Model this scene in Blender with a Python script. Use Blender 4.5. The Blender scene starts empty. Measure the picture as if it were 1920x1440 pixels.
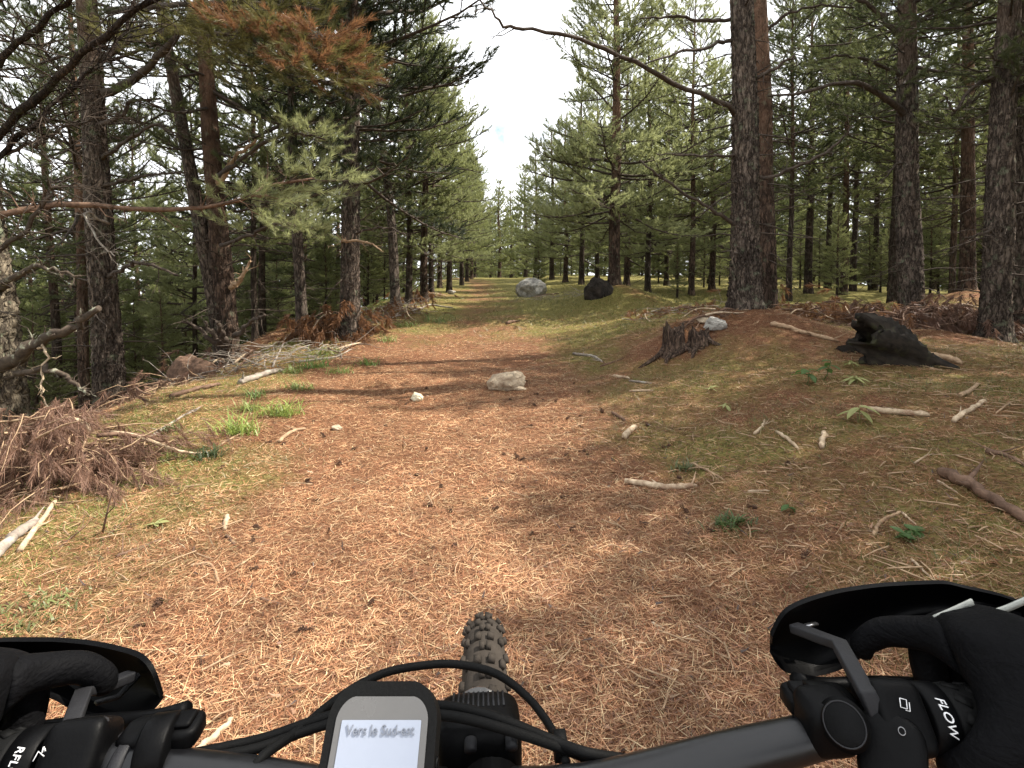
import bpy, math, random
import numpy as np
from mathutils import Vector, Matrix, Quaternion, noise as mnoise

random.seed(7)
RNG = np.random.default_rng(11)
R = math.radians
SC = bpy.context.scene
COL = SC.collection

# ------------------------------------------------------------------ camera
CAM_H, PITCH, FPX = 1.32, R(2.0), 960.0
CY = 500.0 + FPX * math.tan(PITCH)          # image row of the optical axis
cam_d = bpy.data.cameras.new('camera')
cam_d.sensor_width = 36.0
cam_d.lens = 18.0
cam_d.shift_y = -(720.0 - CY) / 1920.0
cam_d.clip_start = 0.02
cam_d.clip_end = 1500.0
cam = bpy.data.objects.new('camera', cam_d)
COL.objects.link(cam)
cam.location = (0, 0, CAM_H)
cam.rotation_euler = (math.pi / 2 - PITCH, 0, 0)
SC.camera = cam

# ------------------------------------------------------------------ sun, sky, exposure
SUN_EL, SUN_AZ = R(52), R(76)               # azimuth: clockwise from the view direction (+Y)
sd = Vector((math.sin(SUN_AZ) * math.cos(SUN_EL), math.cos(SUN_AZ) * math.cos(SUN_EL), math.sin(SUN_EL)))
sun_d = bpy.data.lights.new('sun', 'SUN')
sun_d.energy = 5.0
sun_d.angle = R(0.55)
sun_d.color = (1.0, 0.93, 0.82)
sun = bpy.data.objects.new('sun', sun_d)
COL.objects.link(sun)
sun.rotation_euler = sd.to_track_quat('Z', 'Y').to_euler()
sun.location = sd * 60

world = bpy.data.worlds.new('World')
SC.world = world
world.use_nodes = True
nt = world.node_tree
nt.nodes.clear()
wo = nt.nodes.new('ShaderNodeOutputWorld')
bg = nt.nodes.new('ShaderNodeBackground')
sky = nt.nodes.new('ShaderNodeTexSky')
sky.sky_type = 'NISHITA'
sky.sun_disc = False
sky.sun_elevation = SUN_EL
sky.sun_rotation = SUN_AZ
tc = nt.nodes.new('ShaderNodeTexCoord')
nz = nt.nodes.new('ShaderNodeTexNoise')
nz.inputs['Scale'].default_value = 2.6
nz.inputs['Detail'].default_value = 7
nz.inputs['Roughness'].default_value = 0.62
rmp = nt.nodes.new('ShaderNodeValToRGB')
rmp.color_ramp.elements[0].position = 0.30
rmp.color_ramp.elements[1].position = 0.42
mixw = nt.nodes.new('ShaderNodeMix')
mixw.data_type = 'RGBA'
mixw.inputs['B'].default_value = (9.5, 9.7, 10.0, 1)
nt.links.new(tc.outputs['Generated'], nz.inputs['Vector'])
nt.links.new(nz.outputs['Fac'], rmp.inputs['Fac'])
nt.links.new(rmp.outputs['Color'], mixw.inputs['Factor'])
nt.links.new(sky.outputs['Color'], mixw.inputs['A'])
nt.links.new(mixw.outputs['Result'], bg.inputs['Color'])
bg.inputs['Strength'].default_value = 0.10
nt.links.new(bg.outputs['Background'], wo.inputs['Surface'])

SC.view_settings.view_transform = 'Standard'
SC.view_settings.look = 'None'
SC.view_settings.gamma = 1.0
SC.view_settings.use_curve_mapping = False
SC.view_settings.exposure = 1.12
SC.render.engine = 'CYCLES'
SC.cycles.max_bounces = 5
SC.cycles.diffuse_bounces = 3
SC.cycles.glossy_bounces = 3
SC.cycles.transmission_bounces = 4
SC.cycles.use_denoising = True
SC.cycles.use_adaptive_sampling = True
SC.cycles.adaptive_threshold = 0.02
SC.cycles.sample_clamp_indirect = 6.0

# ------------------------------------------------------------------ terrain height
def sstep(a, b, t):
    t = np.clip((t - a) / (b - a), 0, 1)
    return t * t * (3 - 2 * t)

def softplus(s, k=4.0):
    return np.logaddexp(0, k * s) / k

def path_x(y):
    return np.interp(y, [-5, 1, 5, 9, 14, 25, 40, 60, 90], [-.1, -.3, -.75, -1.0, -1.15, -1.6, -4.2, -12, -28])

MOUNDS = [(3.0, 6.5, .36, 1.1), (2.6, 13.0, .48, 1.1), (-4.6, 9.6, .35, .8), (-6.2, 11.5, .5, 1.1), (1.9, 6.2, .10, .45),
          (5.6, 6.6, .10, .5), (9.0, 9.5, .5, 1.6)]

def wob(x, y):
    return (.022 * np.sin(1.7 * x + .6 * np.sin(1.1 * y)) * np.cos(1.3 * y + .5)
            + .013 * np.sin(3.9 * x + 1.3) * np.sin(4.3 * y + .7 * np.sin(2 * x))
            + .007 * np.sin(8.7 * x + 2.0 * y) * np.cos(7.9 * y - 1.0 * x))

def H(x, y):
    x = np.asarray(x, float)
    y = np.asarray(y, float)
    base = .30 * sstep(6, 17, y) + .20 * sstep(17, 34, y) - 1.3 * sstep(36, 70, y)
    sh = -.035 * np.clip(y - 10, 0, 60)
    s = -(x - sh + 3.9)
    left = .5 * softplus(s) - .26 * softplus(s - 9)
    rise = .42 * sstep(.4, 3.2, x) * (1 - .55 * sstep(8, 14, y)) - .16 * sstep(4.2, 7.5, x) * sstep(14, 6, y)
    far_right = .10 * softplus(x - 16, 1)
    z = base - left + rise - far_right + wob(x, y)
    # shallow wheel-worn trail
    z = z - .045 * np.exp(-((x - path_x(y)) / 1.0) ** 2) * sstep(45, 20, y)
    for mx, my, a, r in MOUNDS:
        z = z + a * np.exp(-((x - mx) ** 2 + (y - my) ** 2) / (r * r))
    return z

def hz(x, y):
    return float(H(x, y))

FWD = Vector((0, math.cos(PITCH), -math.sin(PITCH)))
UPV = Vector((0, math.sin(PITCH), math.cos(PITCH)))
CAMP = Vector((0, 0, CAM_H))

def ray(px, py):
    return FWD + Vector(((px - 960) / FPX, 0, 0)) + UPV * ((CY - py) / FPX)

def at(px, py, z):
    """point seen at a photo pixel at a given depth (metres along the view axis)"""
    return CAMP + ray(px, py) * z

def gp(px, py):
    """where the sight line through a photo pixel meets the ground"""
    d = ray(px, py)
    t, dt = .5, .03
    while t < 80:
        p = CAMP + d * t
        if p.z < hz(p.x, p.y):
            lo, hi = t - dt, t
            for _ in range(12):
                m = (lo + hi) / 2
                p = CAMP + d * m
                if p.z < hz(p.x, p.y):
                    hi = m
                else:
                    lo = m
            return CAMP + d * hi
        t += dt
        dt = .01 + t * .01
    return CAMP + d * 80

# ------------------------------------------------------------------ mesh helpers
class MB:
    def __init__(self):
        self.v, self.q, self.t, self.n = [], [], [], 0
        self.c = []

    def add(self, v, quads=None, tris=None, col=None):
        v = np.asarray(v, np.float32).reshape(-1, 3)
        if quads is not None and len(quads):
            self.q.append(np.asarray(quads, np.int64).reshape(-1, 4) + self.n)
        if tris is not None and len(tris):
            self.t.append(np.asarray(tris, np.int64).reshape(-1, 3) + self.n)
        self.v.append(v)
        if col is not None:
            self.c.append(np.broadcast_to(np.asarray(col, np.float32), (len(v), 3)))
        self.n += len(v)

    def tube(self, pts, rad, sides=6, cap=True, wobble=0.0, rng=None):
        P = np.asarray(pts, float).reshape(-1, 3)
        n = len(P)
        r = np.broadcast_to(np.asarray(rad, float), (n,)).astype(float)
        T = np.gradient(P, axis=0)
        T /= np.linalg.norm(T, axis=1, keepdims=True) + 1e-9
        ref = np.array([0, 0, 1.0]) if abs(T[0][2]) < .9 else np.array([1.0, 0, 0])
        a = np.arange(sides) * 2 * math.pi / sides
        V = np.zeros((n, sides, 3))
        N = np.cross(T[0], ref)
        N /= np.linalg.norm(N)
        for i in range(n):
            N = N - T[i] * np.dot(N, T[i])
            N /= np.linalg.norm(N) + 1e-9
            B = np.cross(T[i], N)
            rr = r[i]
            if wobble:
                rr = rr * (1 + wobble * rng.standard_normal(sides))[:, None]
            V[i] = P[i] + rr * (np.cos(a)[:, None] * N + np.sin(a)[:, None] * B)
        i = np.arange(n - 1)[:, None] * sides
        j = np.arange(sides)[None]
        k = (j + 1) % sides
        Q = np.stack([i + j, i + k, i + sides + k, i + sides + j], -1).reshape(-1, 4)
        V = V.reshape(-1, 3)
        tr = []
        if cap:
            c0, c1 = len(V), len(V) + 1
            V = np.vstack([V, P[0], P[-1]])
            for s in range(sides):
                tr.append((c0, (s + 1) % sides, s))
                tr.append((c1, (n - 1) * sides + s, (n - 1) * sides + (s + 1) % sides))
        self.add(V, Q, tr)

    def box(self, c, ex, ey, ez):
        c, ex, ey, ez = [np.array(k, float) for k in (c, ex, ey, ez)]
        V = [c + a * ex + b * ey + d * ez for d in (-1, 1) for b in (-1, 1) for a in (-1, 1)]
        self.add(V, [(0, 2, 3, 1), (4, 5, 7, 6), (0, 1, 5, 4), (2, 6, 7, 3), (0, 4, 6, 2), (1, 3, 7, 5)])

    def mesh(self, name, smooth=False):
        V = np.concatenate(self.v) if self.v else np.zeros((0, 3), np.float32)
        me = bpy.data.meshes.new(name)
        me.vertices.add(len(V))
        me.vertices.foreach_set('co', V.ravel())
        q = np.concatenate(self.q) if self.q else np.zeros((0, 4), np.int64)
        t = np.concatenate(self.t) if self.t else np.zeros((0, 3), np.int64)
        li = np.concatenate([q.ravel(), t.ravel()]).astype(np.int32)
        me.loops.add(len(li))
        me.loops.foreach_set('vertex_index', li)
        tot = np.concatenate([np.full(len(q), 4), np.full(len(t), 3)]).astype(np.int32)
        st = np.concatenate([[0], np.cumsum(tot)[:-1]]).astype(np.int32) if len(tot) else tot
        me.polygons.add(len(tot))
        me.polygons.foreach_set('loop_start', st)
        me.polygons.foreach_set('loop_total', tot)
        if smooth:
            me.polygons.foreach_set('use_smooth', np.ones(len(tot), bool))
        if self.c:
            C = np.concatenate(self.c)
            at_ = me.attributes.new('tint', 'FLOAT_COLOR', 'POINT')
            at_.data.foreach_set('color', np.hstack([C, np.ones((len(C), 1), np.float32)]).astype(np.float32).ravel())
        me.update(calc_edges=True)
        return me

def link(name, me, mat=None, parent=None, loc=None):
    o = bpy.data.objects.new(name, me)
    COL.objects.link(o)
    if mat is not None and me is not None and len(me.materials) == 0:
        me.materials.append(mat)
    if parent is not None:
        o.parent = parent
    if loc is not None:
        o.location = loc
    return o

def tag(o, label, cat, group=None):
    o['label'] = label
    o['category'] = cat
    if group:
        o['group'] = group
    return o

def thing(name, label, cat, loc=(0, 0, 0), group=None):
    o = bpy.data.objects.new(name, None)
    o.empty_display_size = .2
    COL.objects.link(o)
    o.location = loc
    return tag(o, label, cat, group)

def smoothpath(pts, n):
    """Catmull-Rom resample"""
    P = np.asarray([tuple(p) for p in pts], float)
    P = np.vstack([2 * P[0] - P[1], P, 2 * P[-1] - P[-2]])
    out = []
    m = len(P) - 3
    for k in range(n):
        u = k / (n - 1) * m
        i = min(int(u), m - 1)
        f = u - i
        p0, p1, p2, p3 = P[i:i + 4]
        out.append(.5 * ((2 * p1) + (-p0 + p2) * f + (2 * p0 - 5 * p1 + 4 * p2 - p3) * f * f + (-p0 + 3 * p1 - 3 * p2 + p3) * f ** 3))
    return np.array(out)

# ------------------------------------------------------------------ materials
def new_mat(name):
    m = bpy.data.materials.new(name)
    m.use_nodes = True
    m.node_tree.nodes.clear()
    return m, m.node_tree.nodes, m.node_tree.links

class NT:
    """small node-building helper"""
    def __init__(self, name):
        self.m, self.n, self.l = new_mat(name)
        self.out = self.n.new('ShaderNodeOutputMaterial')

    def node(self, t, **kw):
        x = self.n.new(t)
        for k, v in kw.items():
            setattr(x, k, v)
        return x

    def put(self, sock, v):
        if isinstance(v, bpy.types.NodeSocket):
            self.l.new(v, sock)
        else:
            if isinstance(v, tuple) and len(v) == 3 and sock.type == 'RGBA':
                v = (*v, 1)
            sock.default_value = v

    def coord(self, kind='Object', scale=(1, 1, 1)):
        t = self.node('ShaderNodeTexCoord')
        mp = self.node('ShaderNodeMapping')
        mp.inputs['Scale'].default_value = scale
        self.l.new(t.outputs[kind], mp.inputs['Vector'])
        return mp.outputs['Vector']

    def noise(self, vec, scale, detail=4, rough=.55, dist=0.0):
        x = self.node('ShaderNodeTexNoise')
        self.l.new(vec, x.inputs['Vector'])
        x.inputs['Scale'].default_value = scale
        x.inputs['Detail'].default_value = detail
        x.inputs['Roughness'].default_value = rough
        x.inputs['Distortion'].default_value = dist
        return x.outputs['Fac']

    def voro(self, vec, scale, feature='F1', out='Distance', rnd=1.0):
        x = self.node('ShaderNodeTexVoronoi', feature=feature)
        self.l.new(vec, x.inputs['Vector'])
        x.inputs['Scale'].default_value = scale
        x.inputs['Randomness'].default_value = rnd
        return x.outputs[out]

    def ramp(self, fac, stops):
        x = self.node('ShaderNodeValToRGB')
        e = x.color_ramp.elements
        while len(e) < len(stops):
            e.new(.5)
        for k, (p, c) in zip(e, stops):
            k.position = p
            k.color = (*c, 1) if len(c) == 3 else c
        self.l.new(fac, x.inputs['Fac'])
        return x.outputs['Color']

    def mix(self, a, b, f, blend='MIX'):
        x = self.node('ShaderNodeMix', data_type='RGBA', blend_type=blend)
        self.put(x.inputs['A'], a)
        self.put(x.inputs['B'], b)
        self.put(x.inputs['Factor'], f)
        return x.outputs['Result']

    def math(self, op, a, b=0.0, clamp=False):
        x = self.node('ShaderNodeMath', operation=op, use_clamp=clamp)
        self.put(x.inputs[0], a)
        self.put(x.inputs[1], b)
        return x.outputs[0]

    def bump(self, height, strength=.5, dist=.02, normal=None):
        x = self.node('ShaderNodeBump')
        x.inputs['Strength'].default_value = strength
        x.inputs['Distance'].default_value = dist
        self.l.new(height, x.inputs['Height'])
        if normal is not None:
            self.l.new(normal, x.inputs['Normal'])
        return x.outputs['Normal']

    def bsdf(self, color, rough=.8, normal=None, metal=0.0, spec=.3):
        x = self.node('ShaderNodeBsdfPrincipled')
        self.put(x.inputs['Base Color'], color)
        self.put(x.inputs['Roughness'], rough)
        self.put(x.inputs['Metallic'], metal)
        self.put(x.inputs['Specular IOR Level'], spec)
        if normal is not None:
            self.l.new(normal, x.inputs['Normal'])
        self.l.new(x.outputs['BSDF'], self.out.inputs['Surface'])
        return x

def mat_ground():
    k = NT('forest_floor')
    v = k.coord('Object')
    att = k.node('ShaderNodeAttribute', attribute_name='grassy').outputs['Fac']
    big = k.noise(v, 1.1, 5, .6)
    fine = k.noise(v, 34, 4, .7)
    s1 = k.noise(k.coord('Object', (1, 7, 1)), 26, 3, .6, 1.2)
    s2 = k.noise(k.coord('Object', (7, 1.2, 1)), 24, 3, .6, 1.2)
    streak = k.math('MAXIMUM', s1, s2)
    litter = k.ramp(streak, [(.42, (.062, .030, .018)), (.57, (.20, .098, .053)), (.74, (.42, .245, .140))])
    litter = k.mix(litter, (.13, .055, .030), k.math('MULTIPLY', k.ramp(big, [(.4, (0, 0, 0)), (.7, (1, 1, 1))]), .45))
    grass = k.ramp(fine, [(.32, (.060, .055, .016)), (.52, (.165, .145, .045)), (.72, (.30, .25, .10))])
    patch = k.noise(v, 2.3, 6, .65)
    f = k.math('ADD', att, k.math('MULTIPLY', k.math('SUBTRACT', patch, .5), 1.5))
    f = k.math('MULTIPLY', k.math('SUBTRACT', f, .15), 1.7, True)
    col = k.mix(litter, grass, f)
    h = k.math('ADD', k.math('MULTIPLY', streak, .6), fine)
    nrm = k.bump(h, .9, .02)
    k.bsdf(col, .95, nrm, spec=.1)
    return k.m

def mat_tint(name, trans=0.0, rough=.75):
    k = NT(name)
    c = k.node('ShaderNodeAttribute', attribute_name='tint').outputs['Color']
    d = k.node('ShaderNodeBsdfDiffuse')
    k.l.new(c, d.inputs['Color'])
    sh = d.outputs['BSDF']
    if trans:
        t = k.node('ShaderNodeBsdfTranslucent')
        k.l.new(c, t.inputs['Color'])
        mx = k.node('ShaderNodeMixShader')
        mx.inputs['Fac'].default_value = trans
        k.l.new(sh, mx.inputs[1])
        k.l.new(t.outputs['BSDF'], mx.inputs[2])
        sh = mx.outputs['Shader']
    g = k.node('ShaderNodeBsdfGlossy')
    g.inputs['Roughness'].default_value = .45
    g.inputs['Color'].default_value = (.9, .9, .9, 1)
    mx = k.node('ShaderNodeMixShader')
    mx.inputs['Fac'].default_value = .035
    k.l.new(sh, mx.inputs[1])
    k.l.new(g.outputs['BSDF'], mx.inputs[2])
    k.l.new(mx.outputs['Shader'], k.out.inputs['Surface'])
    return k.m

def mat_foliage(name, dark, light, tcol, trans=.38):
    k = NT(name)
    oi = k.node('ShaderNodeObjectInfo').outputs['Random']
    v = k.coord('Object')
    n = k.noise(v, 1.6, 3, .6)
    f = k.math('ADD', k.math('MULTIPLY', n, .9), k.math('MULTIPLY', oi, .35))
    c = k.mix(dark, light, k.math('SUBTRACT', f, .15, True))
    d = k.node('ShaderNodeBsdfPrincipled')
    k.l.new(c, d.inputs['Base Color'])
    d.inputs['Roughness'].default_value = .5
    d.inputs['Specular IOR Level'].default_value = .25
    t = k.node('ShaderNodeBsdfTranslucent')
    tc_ = k.mix(c, tcol, .6)
    k.l.new(tc_, t.inputs['Color'])
    mx = k.node('ShaderNodeMixShader')
    mx.inputs['Fac'].default_value = trans
    k.l.new(d.outputs['BSDF'], mx.inputs[1])
    k.l.new(t.outputs['BSDF'], mx.inputs[2])
    k.l.new(mx.outputs['Shader'], k.out.inputs['Surface'])
    return k.m

def mat_bark(name, lo_dark, lo_light, up_col, z0, z1, lichen=.25, plate=14.0):
    """fissured grey-brown plates low on the stem, thinner orange bark higher up"""
    k = NT(name)
    v0 = k.coord('Object', (1, 1, .30))
    wn = k.node('ShaderNodeTexNoise')
    k.l.new(v0, wn.inputs['Vector'])
    wn.inputs['Scale'].default_value = 11
    wn.inputs['Detail'].default_value = 4
    v = k.mix(v0, wn.outputs['Color'], .10)
    e1 = k.voro(v, plate * 1.2, 'DISTANCE_TO_EDGE')
    e2 = k.voro(k.mix(k.coord('Object', (1, 1, .16)), wn.outputs['Color'], .14), plate * 2.6, 'DISTANCE_TO_EDGE')
    edge = k.math('ADD', k.math('MULTIPLY', e1, .55), k.math('MULTIPLY', e2, .6))
    vein = k.noise(k.coord('Object', (1, 1, .2)), plate * 2.4, 5, .7)
    crack = k.ramp(edge, [(.03, (.10, .10, .10)), (.24, (1, 1, 1))])
    tone = k.ramp(vein, [(.3, lo_dark), (.7, lo_light)])
    low = k.mix((.018, .014, .012), tone, crack)
    up = k.mix(up_col, tuple(a * .55 for a in up_col), k.ramp(k.noise(k.coord('Object', (1, 1, .5)), 9, 4), [(.4, (0, 0, 0)), (.65, (1, 1, 1))]))
    sep = k.node('ShaderNodeSeparateXYZ')
    tcn = k.node('ShaderNodeTexCoord')
    k.l.new(tcn.outputs['Object'], sep.inputs[0])
    zn = k.math('ADD', sep.outputs['Z'], k.math('MULTIPLY', k.math('SUBTRACT', k.noise(k.coord('Object'), 2.5, 3), .5), 2.2))
    mr = k.node('ShaderNodeMapRange')
    mr.inputs['From Min'].default_value = z0
    mr.inputs['From Max'].default_value = z1
    k.l.new(zn, mr.inputs['Value'])
    col = k.mix(low, up, mr.outputs['Result'])
    tv = k.ramp(k.noise(k.coord('Object', (1, 1, .6)), 3.2, 4, .6), [(.3, (.5, .48, .46)), (.7, (1.45, 1.4, 1.32))])
    col = k.mix(col, tv, 1.0, 'MULTIPLY')
    li = k.ramp(k.noise(k.coord('Object'), 7, 6, .7), [(.56, (0, 0, 0)), (.66, (1, 1, 1))])
    col = k.mix(col, (.20, .23, .15), k.math('MULTIPLY', li, lichen))
    hgt = k.math('ADD', k.math('MULTIPLY', crack, 1.0), k.math('MULTIPLY', vein, .5))
    k.bsdf(col, .92, k.bump(hgt, .85, .02), spec=.12)
    return k.m

def mat_wood(name, a, b, spots=None, scale=18, stretch=(1, 1, 1)):
    k = NT(name)
    v = k.coord('Object', stretch)
    n = k.noise(v, scale, 6, .68, .6)
    c = k.ramp(n, [(.3, a), (.68, b)])
    if spots:
        c = k.mix(c, spots, k.ramp(k.noise(k.coord('Object'), 9, 5, .6), [(.55, (0, 0, 0)), (.65, (.8, .8, .8))]))
    k.bsdf(c, .85, k.bump(k.noise(v, scale * 2.2, 4), .5, .006), spec=.2)
    return k.m

def mat_plain(name, c, rough=.5, metal=0.0, spec=.4, bump=0.0, bscale=300, var=.25):
    k = NT(name)
    v = k.coord('Object')
    n = k.noise(v, bscale * .2, 5, .6)
    col = k.mix(tuple(x * (1 - var) for x in c), tuple(min(1, x * (1 + var)) for x in c), n)
    rr = k.math('ADD', k.math('MULTIPLY', k.math('SUBTRACT', n, .5), .25), rough)
    nb = k.bump(k.noise(v, bscale, 3), bump, .001) if bump else None
    k.bsdf(col, rr, nb, metal, spec)
    return k.m

M = {}
M['ground'] = mat_ground()
M['litter'] = mat_tint('pine_needle_litter', .25)
M['grass'] = mat_tint('grass_blade', .4)
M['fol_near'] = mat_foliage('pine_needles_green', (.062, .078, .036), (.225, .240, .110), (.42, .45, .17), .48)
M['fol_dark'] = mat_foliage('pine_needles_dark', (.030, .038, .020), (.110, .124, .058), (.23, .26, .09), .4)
M['fol_pale'] = mat_foliage('pine_needles_pale_hazed', (.100, .118, .060), (.32, .335, .175), (.50, .53, .23), .48)  # pale green boughs; trail-side crowns also lightened by this colour instead of haze
M['fol_shade'] = mat_foliage('pine_needles_deep_shade', (.010, .015, .010), (.042, .052, .027), (.09, .11, .04), .3)  # shade inside the dense crown, put into the needle colour
M['fol_olive'] = mat_foliage('pine_needles_olive', (.06, .06, .022), (.16, .15, .055), (.28, .25, .08))
M['fol_rust'] = mat_foliage('dead_needles_rust', (.10, .048, .024), (.28, .145, .070), (.40, .20, .09), .35)
M['fol_deep'] = mat_foliage('dead_needles_brown', (.075, .043, .031), (.27, .158, .110), (.30, .17, .11), .25)
M['bark'] = mat_bark('pine_bark', (.055, .044, .037), (.21, .172, .145), (.22, .150, .110), 3.6, 6.5, .5)
M['bark_red'] = mat_bark('pine_bark_reddish', (.045, .032, .026), (.16, .112, .086), (.19, .118, .082), 2.0, 4.6, .35)
M['bark_lichen'] = mat_bark('pine_bark_lichen', (.07, .058, .045), (.27, .235, .18), (.3, .2, .13), 6, 9, .75, 10)
M['bark_far'] = mat_bark('pine_bark_thin', (.040, .031, .026), (.11, .085, .068), (.15, .095, .066), 2.6, 5.5, .3, 16)
M['twig'] = mat_wood('bare_twig', (.028, .021, .017), (.095, .073, .056))
M['twig_lichen'] = mat_wood('lichen_branch', (.03, .022, .017), (.10, .075, .055), (.34, .35, .26))
M['stump_bark'] = mat_bark('stump_bark', (.045, .032, .026), (.22, .155, .120), (.2, .12, .08), 50, 60, .15, 24)
M['bark_limb'] = mat_bark('pine_limb_bark', (.018, .013, .011), (.07, .052, .042), (.07, .05, .04), 50, 60, .25, 22)
M['pale'] = mat_wood('bleached_wood', (.22, .150, .090), (.60, .48, .34), (.20, .12, .075), 22)
M['tan'] = mat_wood('barked_stick', (.20, .125, .075), (.42, .30, .19), None, 22)
M['brown'] = mat_wood('brown_dead_wood', (.055, .032, .022), (.20, .125, .085), None, 16)
M['grey'] = mat_wood('grey_dead_wood', (.12, .10, .085), (.34, .29, .24), (.40, .38, .32), 16)
M['char'] = mat_wood('rotten_black_wood', (.004, .0035, .003), (.034, .026, .019), (.035, .035, .016), 15, (.35, 1, 1))
M['stump'] = mat_wood('stump_wood', (.045, .026, .018), (.24, .135, .085), None, 14, (1, 1, .18))

def mat_rock(name, a, b, c):
    k = NT(name)
    v = k.coord('Object')
    n = k.noise(v, 7, 8, .68)
    col = k.ramp(n, [(.3, a), (.5, b), (.72, c)])
    col = k.mix(col, (.05, .045, .035), k.math('MULTIPLY', k.ramp(k.noise(v, 30, 4), [(.55, (0, 0, 0)), (.7, (1, 1, 1))]), .5))
    k.bsdf(col, .9, k.bump(k.math('ADD', n, k.math('MULTIPLY', k.noise(v, 45, 4), .4)), .8, .03), spec=.2)
    return k.m
M['rock_tan'] = mat_rock('sandy_rock', (.23, .165, .11), (.41, .325, .23), (.58, .48, .35))
M['rock_cream'] = mat_rock('cream_rock', (.55, .50, .34), (.68, .63, .45), (.78, .73, .56))
M['rock_grey'] = mat_rock('grey_rock', (.14, .13, .115), (.30, .285, .255), (.48, .46, .41))
M['rock_dark'] = mat_rock('dark_rock', (.008, .007, .006), (.022, .018, .015), (.05, .04, .03))

M['blk'] = mat_plain('black_plastic', (.0016, .0016, .0019), .5, 0, .10, .15, 500)
M['guard'] = mat_plain('black_guard_plastic', (.0012, .0012, .0015), .45, 0, .08, .1, 600)
M['bar'] = mat_plain('satin_black_bar', (.006, .006, .007), .33, .1, .45, .05, 800)
M['strap'] = mat_plain('dark_grey_bracket', (.014, .014, .016), .6, 0, .3, .2, 700)
M['rubber'] = mat_plain('grip_rubber', (.004, .004, .004), .7, 0, .14, .3, 500)
M['tyre'] = mat_plain('dusty_tyre_rubber', (.036, .030, .025), .9, 0, .1, .5, 250, .45)
M['glove'] = mat_plain('black_glove_cloth', (.0015, .0015, .002), .85, 0, .06, .5, 700)
def mat_glove():
    k = NT('black_glove_cloth')
    v = k.coord('Object')
    w1 = k.noise(k.coord('Object', (1, 1, 2.2)), 45, 4, .6, 1.5)
    w2 = k.voro(v, 420, 'F1')
    col = k.mix((.0010, .0010, .0013), (.004, .004, .005), w1)
    k.bsdf(col, .75, k.bump(w2, .3, .0010, k.bump(w1, .45, .004)), spec=.09)
    return k.m
M['glove'] = mat_glove()
M['glove_grey'] = mat_plain('grey_glove_print', (.36, .37, .34), .7, 0, .2, .2, 500)
M['metal'] = mat_plain('worn_metal', (.30, .30, .31), .35, .9, .5)
M['white'] = mat_plain('white_print', (.75, .75, .76), .6, 0, .2, 0, 300, .05)
M['screen_rim'] = mat_plain('grey_screen_bezel', (.10, .097, .094), .25, 0, .5, 0, 300, .12)
M['screen'] = mat_plain('pale_display', (.27, .30, .37), .25, 0, .5, 0, 100, .12)
M['ink'] = mat_plain('grey_display_print', (.17, .185, .22), .6, 0, .2)
M['leaf'] = mat_foliage('broad_leaf', (.035, .070, .022), (.095, .16, .05), (.15, .28, .06), .35)
M['leaf_pale'] = mat_foliage('pale_leaf', (.22, .24, .09), (.42, .42, .19), (.4, .45, .15), .35)
M['cone'] = mat_wood('pine_cone_scale', (.03, .018, .012), (.13, .07, .045), None, 60)

# ------------------------------------------------------------------ ground sheet
def grassy(x, y):
    x = np.asarray(x, float)
    y = np.asarray(y, float)
    u = x - path_x(y)
    g = .62 * sstep(.9, 2.0, u) + .75 * sstep(-1.5, -2.0, u) * sstep(-3.6, -2.9, u) + .25 * sstep(-3.2, -4.5, u)
    trail = np.exp(-((u - .1) / .55) ** 2)
    g = g + sstep(7.5, 11, y) * (.85 - .42 * trail)
    # near verge by the rider's side
    g = g + .85 * sstep(-1.2, -1.7, x) * sstep(4.2, 2.8, y)
    for mx, my, a, r in MOUNDS:
        g = g - 1.0 * np.exp(-((x - mx) ** 2 + (y - my) ** 2) / (r * r * .8))
    n = (np.sin(2.1 * x + 1.3 * np.sin(1.7 * y)) * np.sin(1.9 * y + .8) * .5 + .5)
    g = g * (.45 + .75 * n)
    return np.clip(g, 0, 1)

NG = 330
s = np.linspace(-1, 1, NG)
gx = 1.5 * np.sinh(5.2 * s)
gy = 1.35 * np.sinh(5.3 * s) + 3.0
X, Y = np.meshgrid(gx, gy)
Z = H(X, Y)
b = MB()
ii, jj = np.meshgrid(np.arange(NG - 1), np.arange(NG - 1), indexing='ij')
i0 = (ii * NG + jj).ravel()
b.add(np.stack([X, Y, Z], -1), np.stack([i0, i0 + 1, i0 + NG + 1, i0 + NG], -1))
me = b.mesh('ground', True)
a_ = me.attributes.new('grassy', 'FLOAT', 'POINT')
a_.data.foreach_set('value', grassy(X, Y).astype(np.float32).ravel())
g = link('ground', me, M['ground'])
g['kind'] = 'structure'
g['label'] = 'forest floor and trail covered in brown pine needles and short grass'

# ------------------------------------------------------------------ needle litter, grass (uncountable)
def wedge(n, y0, y1, side=1.05, pad=.35, power=1.0):
    """points in the strip of ground in front of the rider"""
    y = y0 + (y1 - y0) * RNG.random(n) ** power
    x = (RNG.random(n) * 2 - 1) * (side * y + pad)
    return x, y

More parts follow.
